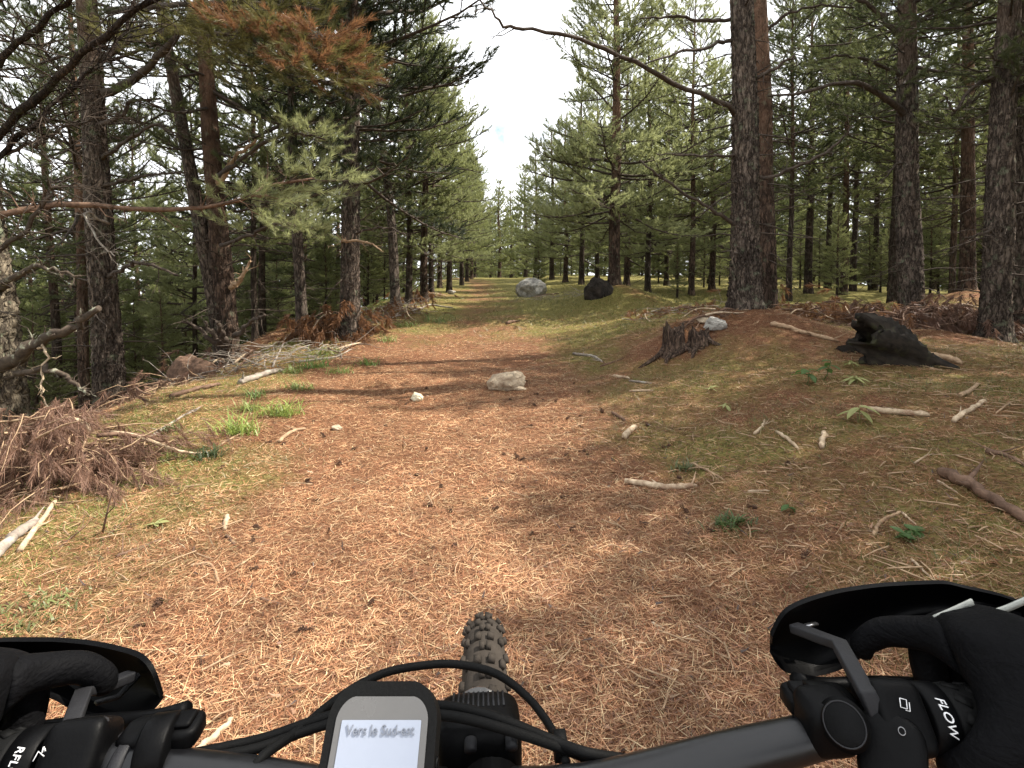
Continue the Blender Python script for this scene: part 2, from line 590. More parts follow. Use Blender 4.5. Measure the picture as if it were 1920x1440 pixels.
def blades(x, y, yaw, pitch, L, W, bend, lift, col, segs=2):
    """flat tapering strips lying or standing on the ground"""
    n = len(x)
    z = H(x, y) + lift
    d = np.stack([np.cos(yaw) * np.cos(pitch), np.sin(yaw) * np.cos(pitch), np.sin(pitch)], -1)
    sdv = np.stack([-np.sin(yaw), np.cos(yaw), np.zeros(n)], -1)
    up = np.stack([np.zeros(n), np.zeros(n), np.ones(n)], -1)
    o = np.stack([x, y, z], -1)
    tw = sdv * .9 + up * (RNG.random((n, 1)) - .5) * .9
    V = []
    for k in range(segs + 1):
        f = k / segs
        c = o + d * (L * f)[:, None] + (sdv * (bend[:, 0] * f * f * L)[:, None]) - up * (bend[:, 1] * f * f * L)[:, None]
        w = W * (1 - .75 * f) * .5
        V.append(c - tw * w[:, None])
        V.append(c + tw * w[:, None])
    V = np.stack(V, 1)
    m = 2 * (segs + 1)
    base = np.arange(n)[:, None] * m
    Q = []
    for k in range(segs):
        Q.append(np.stack([base[:, 0] + 2 * k, base[:, 0] + 2 * k + 1, base[:, 0] + 2 * k + 3, base[:, 0] + 2 * k + 2], -1))
    return V.reshape(-1, 3), np.concatenate(Q), np.repeat(col, m, axis=0)

PAL = np.array([(.50, .30, .18), (.41, .205, .115), (.29, .122, .066), (.62, .44, .28), (.15, .066, .040), (.46, .255, .15), (.33, .148, .084), (.20, .088, .052)])
lb = MB()
for n, y0, y1, L0, W0, side, pw in ((140000, .75, 3.0, .056, .0024, 1.1, .85), (190000, 2.8, 6.8, .058, .0034, 1.05, .8), (70000, 6.5, 12, .075, .0065, .75, .8)):
    x, y = wedge(n, y0, y1, side, .5, pw)
    keep = RNG.random(n) > .45 * grassy(x, y) ** .8
    x, y = x[keep], y[keep]
    n = len(x)
    yaw = RNG.random(n) * 2 * math.pi
    col = PAL[RNG.integers(0, len(PAL), n)] * np.array([1.13, 1.18, 1.07]) * (.65 + .6 * RNG.random((n, 1)))
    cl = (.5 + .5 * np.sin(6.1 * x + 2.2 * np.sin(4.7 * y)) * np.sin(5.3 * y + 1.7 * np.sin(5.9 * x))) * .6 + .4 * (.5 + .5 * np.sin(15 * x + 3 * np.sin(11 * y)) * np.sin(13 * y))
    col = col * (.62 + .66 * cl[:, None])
    dull = sstep(.5, 2.2, x - path_x(y))[:, None]
    col = col * (1 - .30 * dull * np.array([.9, 1.0, 1.0]))
    L = L0 * (.55 + .8 * RNG.random(n))
    bend = RNG.normal(0, .22, (n, 2))
    bend[:, 1] = np.abs(bend[:, 1]) * .3
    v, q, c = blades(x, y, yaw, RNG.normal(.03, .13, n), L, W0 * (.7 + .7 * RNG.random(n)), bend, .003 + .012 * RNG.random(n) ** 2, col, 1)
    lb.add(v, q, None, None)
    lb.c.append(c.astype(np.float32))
o = link('needle_litter', lb.mesh('needle_litter'), M['litter'])
o['kind'] = 'stuff'
o['label'] = 'loose brown fallen pine needles scattered over the trail'

# bark flakes and dry leaf bits
n = 5200
x, y = wedge(n, .9, 9, 1.0, .4, .8)
col = np.array([(.45, .31, .19), (.30, .17, .10), (.10, .055, .035), (.17, .085, .05), (.06, .035, .025)])[RNG.integers(0, 5, n)] * (.7 + .5 * RNG.random((n, 1)))
v, q, c = blades(x, y, RNG.random(n) * 6.283, RNG.normal(.1, .2, n), .015 + .025 * RNG.random(n), .005 + .009 * RNG.random(n), RNG.normal(0, .3, (n, 2)), .006 + .01 * RNG.random(n), col, 2)
fb = MB()
fb.add(v, q)
fb.c.append(c.astype(np.float32))
o = link('bark_litter', fb.mesh('bark_litter'), M['litter'])
o['kind'] = 'stuff'
o['label'] = 'small flakes of bark and dry leaf lying among the needles'

GP = np.array([(.115, .130, .035), (.17, .155, .050), (.23, .19, .070), (.075, .105, .028), (.30, .25, .11)])
gb = MB()
for n, y0, y1, L0, W0, side, keepf in ((70000, .8, 4.0, .050, .0030, 1.12, .9), (165000, 3.3, 9, .050, .0042, 1.05, .9), (70000, 8, 24, .07, .012, .55, 1.0)):
    x, y = wedge(n, y0, y1, side, .4, .85)
    cl = .5 + .5 * np.sin(9 * x + 3 * np.sin(5 * y)) * np.sin(8 * y + 2 * np.sin(6 * x))
    keep = RNG.random(n) < keepf * grassy(x, y) * (.25 + .95 * cl)
    x, y = x[keep], y[keep]
    n = len(x)
    col = GP[RNG.integers(0, len(GP), n)] * (.65 + .6 * RNG.random((n, 1)))
    lush = (sstep(-1.2, -1.6, x - path_x(y)))[:, None]
    col = col * (1 + lush * np.array([.15, .55, .0]))
    v, q, c = blades(x, y, RNG.random(n) * 6.283, RNG.normal(.75, .35, n), L0 * (.5 + .9 * RNG.random(n)), W0 * (.7 + .6 * RNG.random(n)), np.abs(RNG.normal(0, .35, (n, 2))), np.zeros(n), col, 2 if y0 < 5 else 1)
    gb.add(v, q)
    gb.c.append(c.astype(np.float32))
o = link('grass', gb.mesh('grass'), M['grass'])
o['kind'] = 'stuff'
o['label'] = 'short olive and green grass growing through the needle cover'

# ------------------------------------------------------------------ pine generator
def unit(v):
    return v / (np.linalg.norm(v) + 1e-9)

def tuft_template(n, L, w, rng, span=.15, spread=(.35, 1.0)):
    """a shoot's brush of needles along +Z: one triangle for each needle"""
    t = rng.random(n)
    ph = rng.random(n) * 6.283
    th = spread[0] + (spread[1] - spread[0]) * rng.random(n)
    th = th * (1 - .45 * t)
    d = np.stack([np.cos(ph) * np.sin(th), np.sin(ph) * np.sin(th), np.cos(th)], -1)
    base = np.stack([np.zeros(n), np.zeros(n), (t - .25) * span], -1)
    ln = L * (.7 + .5 * rng.random(n))
    sv = np.cross(d, rng.standard_normal((n, 3)))
    sv /= np.linalg.norm(sv, axis=1, keepdims=True)
    return np.stack([base - sv * w / 2, base + sv * w / 2, base + d * ln[:, None]], 1)      # n,3,3

def place_tufts(P, D, templates, rng, scale=1.0):
    P = np.asarray(P, float)
    D = np.asarray(D, float)
    D /= np.linalg.norm(D, axis=1, keepdims=True) + 1e-9
    n = len(P)
    r = rng.standard_normal((n, 3))
    A = np.cross(D, r)
    A /= np.linalg.norm(A, axis=1, keepdims=True) + 1e-9
    B = np.cross(D, A)
    F = np.stack([A, B, D], 1)
    sc = scale * (.75 + .5 * rng.random(n))
    which = rng.integers(0, len(templates), n)
    out = []
    for k, tm in enumerate(templates):
        m = which == k
        if not m.any():
            continue
        V = np.einsum('tij,mjk->mtik', tm, F[m]) * sc[m][:, None, None, None] + P[m][:, None, None, :]
        out.append(V.reshape(-1, 3))
    V = np.concatenate(out)
    return V, np.arange(len(V)).reshape(-1, 3)

LODS = {'near': (62, .080, .0054), 'mid': (34, .092, .0115), 'far': (13, .13, .036)}
TUFT = {}
for kx, (n_, l_, w_) in LODS.items():
    TUFT[kx] = [tuft_template(n_, l_, w_, RNG) for _ in range(5)]

TUFT['tassel'] = [tuft_template(46, .10, .0034, RNG, .16, (.10, .75)) for _ in range(6)]

def grow_branch(wood, P, D, start, dirv, L, r, rng, up=.25, dens=1.0, bare=.3, sides=4, droop=0.0):
    """one limb with side shoots; appends tuft positions"""
    n = 7
    pts = [np.array(start, float)]
    d = unit(np.array(dirv, float))
    for k in range(1, n):
        f = k / (n - 1)
        dd = unit(d + np.array([0, 0, up * f * f - droop * (1 - f) * .4]) + rng.standard_normal(3) * .07)
        pts.append(pts[-1] + dd * L / (n - 1))
    pts = np.array(pts)
    wood.tube(pts, np.linspace(r, r * .22, n), sides, False)
    seg = L / (n - 1)
    step = .15 / dens
    s_ = bare * L
    sgn = 1
    while s_ < L * .98:
        i = min(int(s_ / seg), n - 2)
        f = s_ / seg - i
        p = pts[i] * (1 - f) + pts[i + 1] * f
        t = unit(pts[i + 1] - pts[i])
        sv = unit(np.cross(t, [0, 0, 1]))
        sub = .16 + .42 * (L - s_) * (.6 + .6 * rng.random())
        sub = min(sub, .75)
        sdv = unit(t * .75 + sv * sgn * (.8 + .4 * rng.random()) + np.array([0, 0, .12 + .3 * rng.random()]))
        e1 = p + sdv * sub * .5
        e2 = e1 + unit(sdv + np.array([0, 0, .25]) + t * .2) * sub * .5
        wood.tube([p, e1, e2], [r * .28 + .002, r * .18 + .0018, .0016], 3, False)
        k = max(1, int(sub / .10))
        for j in range(k):
            g_ = (j + 1) / k
            if g_ < .28 and k > 2:
                continue
            q = p + (e1 - p) * min(1, 2 * g_) if g_ < .5 else e1 + (e2 - e1) * (2 * g_ - 1)
            dv = sdv + np.array([0, 0, .35]) + rng.standard_normal(3) * .38
            P.append(q)
            D.append(dv)
        sgn = -sgn
        s_ += step * (.7 + .6 * rng.random())
    P.append(pts[-1])
    D.append(unit(pts[-1] - pts[-2]) + np.array([0, 0, .3]))

def gen_crown(seed, Ht, cb, Lmax, style, lod, dens=1.0, whorl=.42):
    """wood mesh and needle mesh of a pine; base of the stem at the origin"""
    rng = np.random.default_rng(seed)
    wood, P, D = MB(), [], []
    z = cb
    az = rng.random() * 6.28
    while z < Ht - .15:
        t = (z - cb) / (Ht - cb)
        if style == 'cone':
            prof = (1 - t) ** .85 * (.75 + .25 * min(1, t * 6)) + .06
        elif style == 'pole':
            prof = (1 - t) ** .6 * (.45 + .55 * min(1, t * 2.5)) + .07
        else:
            prof = (1 - t * t) ** .7 * (.7 + .3 * min(1, t * 4)) + .05
        n = rng.integers(3, 7)
        for k in range(n):
            az += 6.283 / n + rng.normal(0, .45)
            if rng.random() < .10:
                continue
            L = Lmax * prof * (.42 + .75 * rng.random())
            el = R(-3 + 46 * t ** 1.2 + rng.normal(0, 14))
            d = (math.cos(az) * math.cos(el), math.sin(az) * math.cos(el), math.sin(el))
            grow_branch(wood, P, D, (0, 0, z + rng.normal(0, .13)), d, L, .009 + .010 * L, rng, .15 + .5 * rng.random(), dens * (.65 + .7 * rng.random()), .26 if style != 'pole' else .38, 4, .25 * (1 - t))
        az += .6
        z += whorl * (.75 + .5 * rng.random()) * (1 - .35 * t)
    # leader
    P.append((0, 0, Ht))
    D.append((0, 0, 1))
    V, T = place_tufts(P, D, TUFT[lod], rng, 1.12)
    nb = MB()
    nb.add(V, None, T)
    return wood, nb

def gen_dead(seed, z0, z1, n, Lmax):
    """bare dead limbs on the lower stem"""
    rng = np.random.default_rng(seed)
    w = MB()
    for k in range(n):
        z = z0 + (z1 - z0) * (k + rng.random()) / n
        az = rng.random() * 6.28
        el = rng.normal(.05, .22)
        L = Lmax * (.3 + .7 * rng.random())
        d = np.array([math.cos(az) * math.cos(el), math.sin(az) * math.cos(el), math.sin(el)])
        pts = [np.array([0, 0, z])]
        for q in range(5):
            d = unit(d + rng.standard_normal(3) * .16 + np.array([0, 0, -.05]))
            pts.append(pts[-1] + d * L / 5)
        r = .006 + .007 * L
        w.tube(pts, np.linspace(r, .002, 6), 4, False)
        for q in range(rng.integers(2, 7)):
            i = rng.integers(1, 5)
            sd_ = unit(d + rng.standard_normal(3) * .8)
            l2 = L * .4 * rng.random() + .06
            m_ = pts[i] + sd_ * l2 * .5
            w.tube([pts[i], m_, m_ + unit(sd_ + rng.standard_normal(3) * .4) * l2 * .5], [r * .4, r * .3, .0012], 3, False)
    return w

def gen_trunk(seed, r, Ht, segs=18, rings=26, flare=.35, bark=0.0, bend=.06, top=.12, zmax=None, leader=None):
    """tapering stem; bark > 0 adds raised plates and fissures"""
    rng = np.random.default_rng(seed)
    zt = zmax or Ht
    zz = np.concatenate([[-.35, -.12], np.linspace(0, zt, rings) if not bark else np.concatenate([np.linspace(0, min(zt, 4.2), int(rings * .75)), np.linspace(min(zt, 4.2), zt, rings - int(rings * .75) + 1)[1:]])])
    a = np.arange(segs) * 2 * math.pi / segs
    ph = rng.random(6) * 6.28
    A, ZZ = np.meshgrid(a, zz)
    f = np.clip(ZZ / Ht, 0, 1)
    rad = r * ((1 - f) ** .75 * (1 - top) + top)
    rad = rad * (1 + flare * np.exp(-np.clip(ZZ, -.2, None) / .16) * (1 + .35 * np.sin(5 * A + ph[0]) + .2 * np.sin(3 * A + ph[1])))
    rad = rad * (1 + .04 * np.sin(3 * A + ph[2] + 2 * ZZ) + .03 * np.sin(2 * A - 3 * ZZ + ph[3]))
    if bark:
        na = max(7, int(2 * math.pi * r / .055))
        wv = .55 * np.sin(7 * ZZ + ph[4] + 2 * np.sin(3 * A)) + .4 * np.sin(17 * ZZ + ph[5] + 3 * A)
        col_ = A * na / 2 + wv
        cr = np.abs(np.sin(col_))
        cz = np.abs(np.sin(ZZ * 19 + 2.5 * np.sin(A * na * .5 + 1) + 1.6 * np.sin(5 * A + 4 * ZZ)))
        plate = np.minimum(cr * 1.6, np.minimum(cz * 2.2, 1))
        fade = np.clip(1.15 - ZZ / 5.5, .18, 1)
        rad = rad + bark * fade * (np.clip(plate, 0, 1) - .55) + bark * .35 * fade * rng.standard_normal(rad.shape)
    cx = bend * np.sin(ZZ * .7 + ph[1]) * np.clip(ZZ / 2, 0, 1)
    cy = bend * np.sin(ZZ * .55 + ph[2]) * np.clip(ZZ / 2, 0, 1)
    V = np.stack([cx + rad * np.cos(A), cy + rad * np.sin(A), ZZ], -1)
    nR = len(zz)
    i = np.arange(nR - 1)[:, None] * segs
    j = np.arange(segs)[None]
    k2 = (j + 1) % segs
    b_ = MB()
    b_.add(V, np.stack([i + j, i + k2, i + segs + k2, i + segs + j], -1))
    b_.add([V[-1].mean(0) + [0, 0, .02]] + list(V[-1]), None, [(0, 1 + s_, 1 + (s_ + 1) % segs) for s_ in range(segs)])
    return b_.mesh('trunk', True)

# shared variants --------------------------------------------------------
VAR = {}
def variant(key, seed, Ht, cb, Lmax, style, lod, dens=1.0, dead=0, whorl=.42, fol='fol_near'):
    w, nb = gen_crown(seed, Ht, cb, Lmax, style, lod, dens, whorl)
    wm = w.mesh('branch_frame', True)
    wm.materials.append(M['twig'])
    nm = nb.mesh('crown')
    nm.materials.append(M[fol])
    dm = None
    if dead:
        dm = gen_dead(seed + 5, .5, cb + .6, dead, 1.15).mesh('dead_limb_frame', True)
        dm.materials.append(M['twig'])
    VAR[key] = (wm, nm, dm, Ht)

variant('cone_near', 21, 9.4, 1.5, 2.5, 'cone', 'mid', 1.4, 4, .24)
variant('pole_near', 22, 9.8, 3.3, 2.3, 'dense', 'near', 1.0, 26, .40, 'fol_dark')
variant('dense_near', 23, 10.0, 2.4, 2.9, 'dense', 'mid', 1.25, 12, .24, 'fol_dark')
variant('cone_mid', 31, 9.0, 1.2, 2.3, 'cone', 'mid', 1.15, 6, .31)
variant('cone_mid_b', 32, 8.6, 1.6, 2.2, 'cone', 'mid', 1.1, 8, .32, 'fol_pale')
variant('pole_mid', 33, 9.6, 2.3, 2.4, 'dense', 'mid', 1.1, 18, .35)
variant('pole_mid_b', 34, 9.2, 1.9, 2.3, 'dense', 'mid', 1.05, 16, .37, 'fol_dark')
variant('bare_mid', 35, 9.6, 3.5, 2.3, 'dense', 'mid', 1.05, 34, .38, 'fol_dark')
variant('bare_mid_b', 36, 9.3, 3.0, 2.2, 'dense', 'mid', 1.0, 30, .38, 'fol_near')
variant('cone_far', 41, 9.0, .7, 2.2, 'cone', 'far', 1.15, 0, .34)
variant('pole_far', 42, 9.2, 1.6, 2.2, 'dense', 'far', 1.1, 8, .36, 'fol_dark')
TRUNKS = [gen_trunk(60 + k, 1.0 * .12, 9.3, 14, 26, .3, 0, .05) for k in range(4)]

def lean_quat(v):
    return Vector((0, 0, 1)).rotation_difference(Vector(v).normalized())

def pine(name, label, x, y, diam, var, group=None, scale=1.0, top=None, hero=None, bark='bark_far', rot=None, trunk_seed=1, crown_shift=None, fol=None, crown_scale=None):
    """top = photo column of the stem at the picture's upper edge, for the lean"""
    z = hz(x, y) - .02
    t = thing(name, label, 'tree', (x, y, z), group)
    if top is not None:
        p = at(top, 0, y / math.cos(PITCH))
        t.rotation_mode = 'QUATERNION'
        t.rotation_quaternion = lean_quat((p.x - x, random.uniform(-.05, .05), p.z - z))
    wm, nm, dm, Ht = VAR[var]
    if hero:
        tm = gen_trunk(trunk_seed, diam / 2, Ht * scale, hero[0], hero[1], .38, hero[2], .02)
        tm.materials.append(M[bark])
        link('trunk', tm, None, t)
    else:
        tm = TRUNKS[trunk_seed % len(TRUNKS)]
        if not tm.materials:
            tm.materials.append(M['bark_far'])
        o_ = link('trunk', tm, None, t)
        o_.scale = (diam / .24, diam / .24, scale * Ht / 9.3)
        if bark != 'bark_far':
            o_.material_slots[0].link = 'OBJECT'
            o_.material_slots[0].material = M[bark]
    rz = random.random() * 6.28 if rot is None else rot
    o1 = link('branch_frame', wm, None, t)
    o2 = link('crown', nm, None, t)
    for q in (o1, o2):
        q.rotation_euler = (0, 0, rz)
        q.scale = (scale * (crown_scale or 1),) * 3
        if crown_shift:
            q.location.z = crown_shift
    if fol:
        o2.material_slots[0].link = 'OBJECT'
        o2.material_slots[0].material = M[fol]
    if dm:
        o3 = link('dead_limb_frame', dm, None, t)
        o3.rotation_euler = (0, 0, rz + 1)
        o3.scale = (scale,) * 3
    return t

CROWN_WORDS = {'cone_near': 'a full conical crown', 'pole_near': 'a high broad crown', 'cone_mid': 'a full green cone of branches', 'cone_mid_b': 'a pale green conical crown', 'pole_mid': 'a broad green crown', 'pole_mid_b': 'a broad dark crown', 'bare_mid': 'dead low limbs and dark crown', 'bare_mid_b': 'dead low limbs and green crown', 'cone_far': 'a bushy conical crown', 'pole_far': 'a dark spreading crown'}
def describe(bark, var, where):
    return ('reddish pine with ' if bark == 'bark_red' else 'grey pine with ') + CROWN_WORDS[var] + ' ' + where

def px_xy(px, Zd):
    return (px - 960) / FPX * Zd, Zd

def limb(t, pix, w0, w1, mat='twig', twigs=0, seed=0, name='branch', label=None, n=18, tl=.35, knots=.12):
    """a bough of tree t along photo points (px, py, depth); w in photo pixels at that depth"""
    rng = np.random.default_rng(seed + 900)
    W = [at(*p) for p in pix]
    pts = smoothpath(W, n)
    rr = np.linspace(w0 * pix[0][2] / FPX / 2, w1 * pix[-1][2] / FPX / 2, n)
    pts[1:-1] += rng.standard_normal((n - 2, 3)) * .012
    b_ = MB()
    b_.tube(pts, rr, 7, True, knots, rng)
    for k in range(int(twigs * 1.6)):
        i = rng.integers(2, n - 1)
        d = unit(unit(pts[i] - pts[i - 1]) * .6 + rng.standard_normal(3) * .7 + np.array([0, 0, .1]))
        L = tl * (.3 + .9 * rng.random())
        a1 = pts[i] + d * L * .4
        d = unit(d + rng.standard_normal(3) * .4)
        a2 = a1 + d * L * .35
        a3 = a2 + unit(d + rng.standard_normal(3) * .5) * L * .3
        r0 = min(rr[i] * .45, .007)
        b_.tube([pts[i], a1, a2, a3], [r0, r0 * .7, r0 * .45, .0012], 4, False)
        for q in (a1, a2):
            for h_ in range(rng.integers(0, 3)):
                e_ = q + unit(d + rng.standard_normal(3) * .9) * L * .3 * (.4 + rng.random())
                b_.tube([q, (q + e_) / 2 + rng.standard_normal(3) * .01, e_], [r0 * .4, r0 * .3, .001], 3, False)
    mi = t.matrix_basis.inverted()
    V = np.concatenate(b_.v)
    Mx = np.array(mi)
    b_.v = [V @ Mx[:3, :3].T + Mx[:3, 3]]
    o_ = link(name, b_.mesh(name, True), M[mat], t)
    if label:
        o_['label'] = label
    return o_, pts

def spray(t, pts, f0, L, dens, mat, seed, lod='near', step=.16, droop=0.0, name='foliage_bough', label=None, up=.2):
    """needle-bearing side branches along a bough"""
    rng = np.random.default_rng(seed + 300)
    wood, P, D = MB(), [], []
    n = len(pts)
    i = f0 * (n - 1)
    sg = 1
    while i < n - 1.01:
        k = int(i)
        p = pts[k] + (pts[k + 1] - pts[k]) * (i - k)
        tg = unit(pts[k + 1] - pts[k])
        sv = unit(np.cross(tg, [0, 0, 1]))
        d = unit(tg * .7 + sv * sg * (.5 + .6 * rng.random()) + np.array([0, 0, rng.normal(.0, .3) - droop]))
        grow_branch(wood, P, D, p, d, L * (.5 + .7 * rng.random()), .006, rng, up, dens, .15, 3)
        sg = -sg
        seglen = np.linalg.norm(pts[k + 1] - pts[k])
        i += step / seglen * (.6 + .8 * rng.random())
    V, T = place_tufts(P, D, TUFT[lod], rng, 1.0)
    if droop:
        pass
    mi = np.array(t.matrix_basis.inverted())
    def loc(A):
        return np.asarray(A) @ mi[:3, :3].T + mi[:3, 3]
    wood.v = [loc(np.concatenate(wood.v))]
    w_ = link(name, wood.mesh(name, True), M['twig'], t)
    nb = MB()
    nb.add(loc(V), None, T)
    o_ = link('foliage', nb.mesh('foliage'), M[mat], w_)
    if label:
        o_['label'] = label
    return o_
#@@TREES

# ------------------------------------------------------------------ the trees one can tell apart
# gnarled lichen pine at the edge of the slope
x, y = px_xy(-28, 4.0)
tA = pine('old_pine', 'gnarled old pine with lichen crusted bark standing beside the rust brown brush heap', x, y, .46, 'pole_near', scale=.95, top=-75, hero=(72, 230, .030), bark='bark_lichen', trunk_seed=3, crown_shift=1.2)
limb(tA, [(-5, 690, 3.95), (40, 668, 3.85), (70, 640, 3.8), (110, 622, 3.75), (150, 605, 3.75), (186, 578, 3.75)], 26, 11, 'twig_lichen', 10, 1, tl=.16, label='crooked dead bough crusted with pale lichen')
limb(tA, [(0, 545, 4.0), (22, 525, 3.9), (45, 508, 3.85), (75, 499, 3.8), (110, 506, 3.8), (152, 517, 3.8)], 14, 4, 'twig_lichen', 10, 2, tl=.14)
limb(tA, [(30, 700, 3.85), (70, 690, 3.7), (105, 702, 3.7), (140, 720, 3.7), (168, 741, 3.7)], 11, 5, 'twig_lichen', 10, 3, tl=.12, label='short dead branch furred with pale lichen')
limb(tA, [(70, 650, 3.8), (86, 655, 3.72), (79, 700, 3.7), (80, 745, 3.7), (98, 764, 3.7)], 5, 2, 'pale', 3, 4, tl=.12)
limb(tA, [(-40, 300, 4.0), (20, 232, 3.9), (75, 180, 3.8), (140, 110, 3.7), (205, 58, 3.7), (300, -12, 3.7), (420, -60, 3.7)], 16, 8, 'bark_limb', 30, 5, tl=.5)
limb(tA, [(-40, 170, 4.0), (30, 85, 3.9), (90, 30, 3.8), (160, -20, 3.8)], 13, 8, 'bark_limb', 18, 6, tl=.5)
limb(tA, [(-30, 330, 4.0), (30, 262, 4.0), (90, 205, 4.1), (150, 150, 4.2), (200, 110, 4.3), (235, 55, 4.4), (262, -20, 4.5)], 10, 5, 'bark_limb', 36, 7, tl=.6)
o_, pL = limb(tA, [(-20, 415, 4.0), (40, 392, 4.1), (110, 383, 4.2), (200, 388, 4.3), (310, 391, 4.5), (400, 382, 4.7), (465, 366, 4.8), (525, 341, 4.9), (590, 335, 5.0)], 13, 5, 'brown', 24, 8, tl=.3, label='long level branch with peeling bark')
spray(tA, pL[11:], 0, .55, 1.2, 'fol_pale', 8, step=.10, droop=.25)
limb(tA, [(-20, 480, 4.0), (40, 440, 3.95), (90, 370, 3.9), (110, 350, 3.9), (150, 345, 3.9)], 10, 3, 'twig', 18, 9, tl=.4)
limb(tA, [(-10, 300, 4.0), (60, 270, 4.1), (130, 235, 4.2), (200, 215, 4.3)], 8, 3, 'twig', 26, 10, tl=.5)

x, y = px_xy(203, 6.6)
tB = pine('tall_pine', 'stout straight pine with deeply fissured grey bark at the top of the slope', x, y, .33, 'pole_near', scale=1.1, top=174, hero=(60, 230, .022), bark='bark', trunk_seed=5, crown_shift=1.0)
limb(tB, [(205, 520, 6.5), (235, 500, 6.3), (270, 494, 6.2), (333, 516, 6.1)], 8, 4, 'twig', 5, 11, tl=.3)
limb(tB, [(195, 175, 6.5), (250, 150, 6.3), (300, 100, 6.1), (350, 40, 6.0), (380, -30, 6)], 16, 8, 'twig', 14, 12, tl=.6)
limb(tB, [(190, 235, 6.5), (225, 215, 6.3), (250, 190, 6.3), (300, 185, 6.2)], 10, 4, 'twig', 16, 13, tl=.6)
limb(tB, [(190, 300, 6.5), (240, 262, 6.3), (290, 235, 6.2), (340, 255, 6.1)], 8, 3, 'twig', 22, 14, tl=.5)
limb(tB, [(190, 350, 6.5), (250, 335, 6.5), (300, 325, 6.4), (350, 322, 6.3)], 8, 3, 'twig', 16, 15, tl=.45)
limb(tB, [(205, 420, 6.5), (160, 400, 6.2), (190, 460, 6.0), (215, 480, 5.9)], 5, 2, 'grey', 14, 16, tl=.35)
o_, pL = limb(tB, [(190, 110, 6.5), (260, 62, 6.0), (330, 60, 5.6), (410, 61, 5.4), (510, 58, 5.2), (600, 72, 5.1), (640, 95, 5.0)], 12, 5, 'twig', 10, 17, tl=.4)
spray(tB, pL[5:], 0, .75, 1.2, 'fol_olive', 17, step=.07, droop=.6)
spray(tB, pL[10:], 0, .72, 1.25, 'fol_rust', 18, step=.07, droop=.6, label='drooping bough of dead rust coloured needles')
o_, pL = limb(tB, [(200, 20, 6.4), (300, 12, 5.9), (400, 5, 5.6), (520, 10, 5.4), (610, 20, 5.3)], 12, 5, 'twig', 8, 19, tl=.4)
spray(tB, pL[6:], 0, .6, 1.1, 'fol_olive', 19, step=.12, droop=.2)

x, y = px_xy(153, 9.4)
pine('slender_pine', 'slim reddish stemmed pine standing close behind the stout fissured one', x, y, .20, 'pole_near', scale=.98, top=148, hero=(24, 60, .004), bark='bark_red', trunk_seed=7)

x, y = px_xy(428, 7.7)
tC = pine('forked_pine', 'twin stemmed pine forking just above the ground with dead snags at its base', x, y, .30, 'pole_near', scale=.95, top=392, hero=(48, 200, .014), bark='bark_red', trunk_seed=9)
st = gen_trunk(10, .115, 8.4, 40, 150, .5, .012, .03)
st.materials.append(M['bark'])
o = link('trunk', st, None, tC)
o.location = (-.10, .06, -.05)
o.rotation_euler = (R(2), R(-4.5), 0)
for k, pp in enumerate([[(425, 645, 7.5), (395, 638, 7.3), (365, 612, 7.2), (342, 604, 7.1)], [(420, 650, 7.5), (400, 630, 7.3), (385, 603, 7.2)], [(440, 630, 7.5), (455, 620, 7.3), (470, 602, 7.2), (497, 590, 7.1)],
                        [(425, 640, 7.4), (410, 612, 7.2), (408, 605, 7.1)], [(432, 540, 7.6), (450, 525, 7.4), (470, 490, 7.3)], [(405, 350, 7.6), (425, 320, 7.4), (445, 290, 7.3), (480, 262, 7.2)]]):
    limb(tC, pp, 11, 4, 'twig' if k < 4 else 'tan', 5, 20 + k, tl=.25)
o_, pL = limb(tC, [(410, 330, 7.5), (450, 300, 7.2), (500, 265, 7.0), (560, 250, 6.8), (610, 262, 6.7)], 9, 3, 'twig', 8, 27, tl=.3)
spray(tC, pL[8:], 0, .55, 1.1, 'fol_pale', 27, step=.12, droop=.1)
o_, pL = limb(tC, [(415, 460, 7.5), (470, 440, 7.0), (520, 420, 6.8), (580, 430, 6.7)], 8, 3, 'twig', 8, 28, tl=.3)
spray(tC, pL[6:], 0, .6, 1.1, 'fol_pale', 28, step=.12, droop=.2)

for k, (px, zz, dd, sc_) in enumerate(((95, 10.6, .2, .95), (492, 13.6, .2, .95))):
    x, y = px_xy(px, zz)
    pine('slope_edge_pine', 'dim pine at the upper rim of the slope behind the stout and twin stemmed pines', x, y, dd, 'pole_near', 'pines at the rim of the slope', sc_, trunk_seed=k, bark='bark_far', fol='fol_near' if k % 2 else None)
x, y = px_xy(566, 9.6)
pine('slender_pine', 'thin dark pine between the twin stemmed pine and the broad dark pine', x, y, .21, 'pole_near', scale=.9, top=548, hero=(28, 90, .006), bark='bark', trunk_seed=11)

x, y = px_xy(655, 9.0)
tD = pine('broad_dark_pine', 'big dark pine with a dense low crown rising close beside the trail', x, y, .34, 'dense_near', scale=1.02, top=664, hero=(56, 210, .018), bark='bark', trunk_seed=13, rot=.6, fol='fol_shade', crown_scale=1.14)
limb(tD, [(655, 458, 9), (640, 452, 8.8), (690, 455, 8.4), (715, 470, 8.2)], 6, 2, 'tan', 8, 30, tl=.4)
limb(tD, [(660, 440, 9), (690, 430, 8.7), (730, 428, 8.5), (760, 440, 8.4)], 5, 2, 'twig', 10, 31, tl=.4)

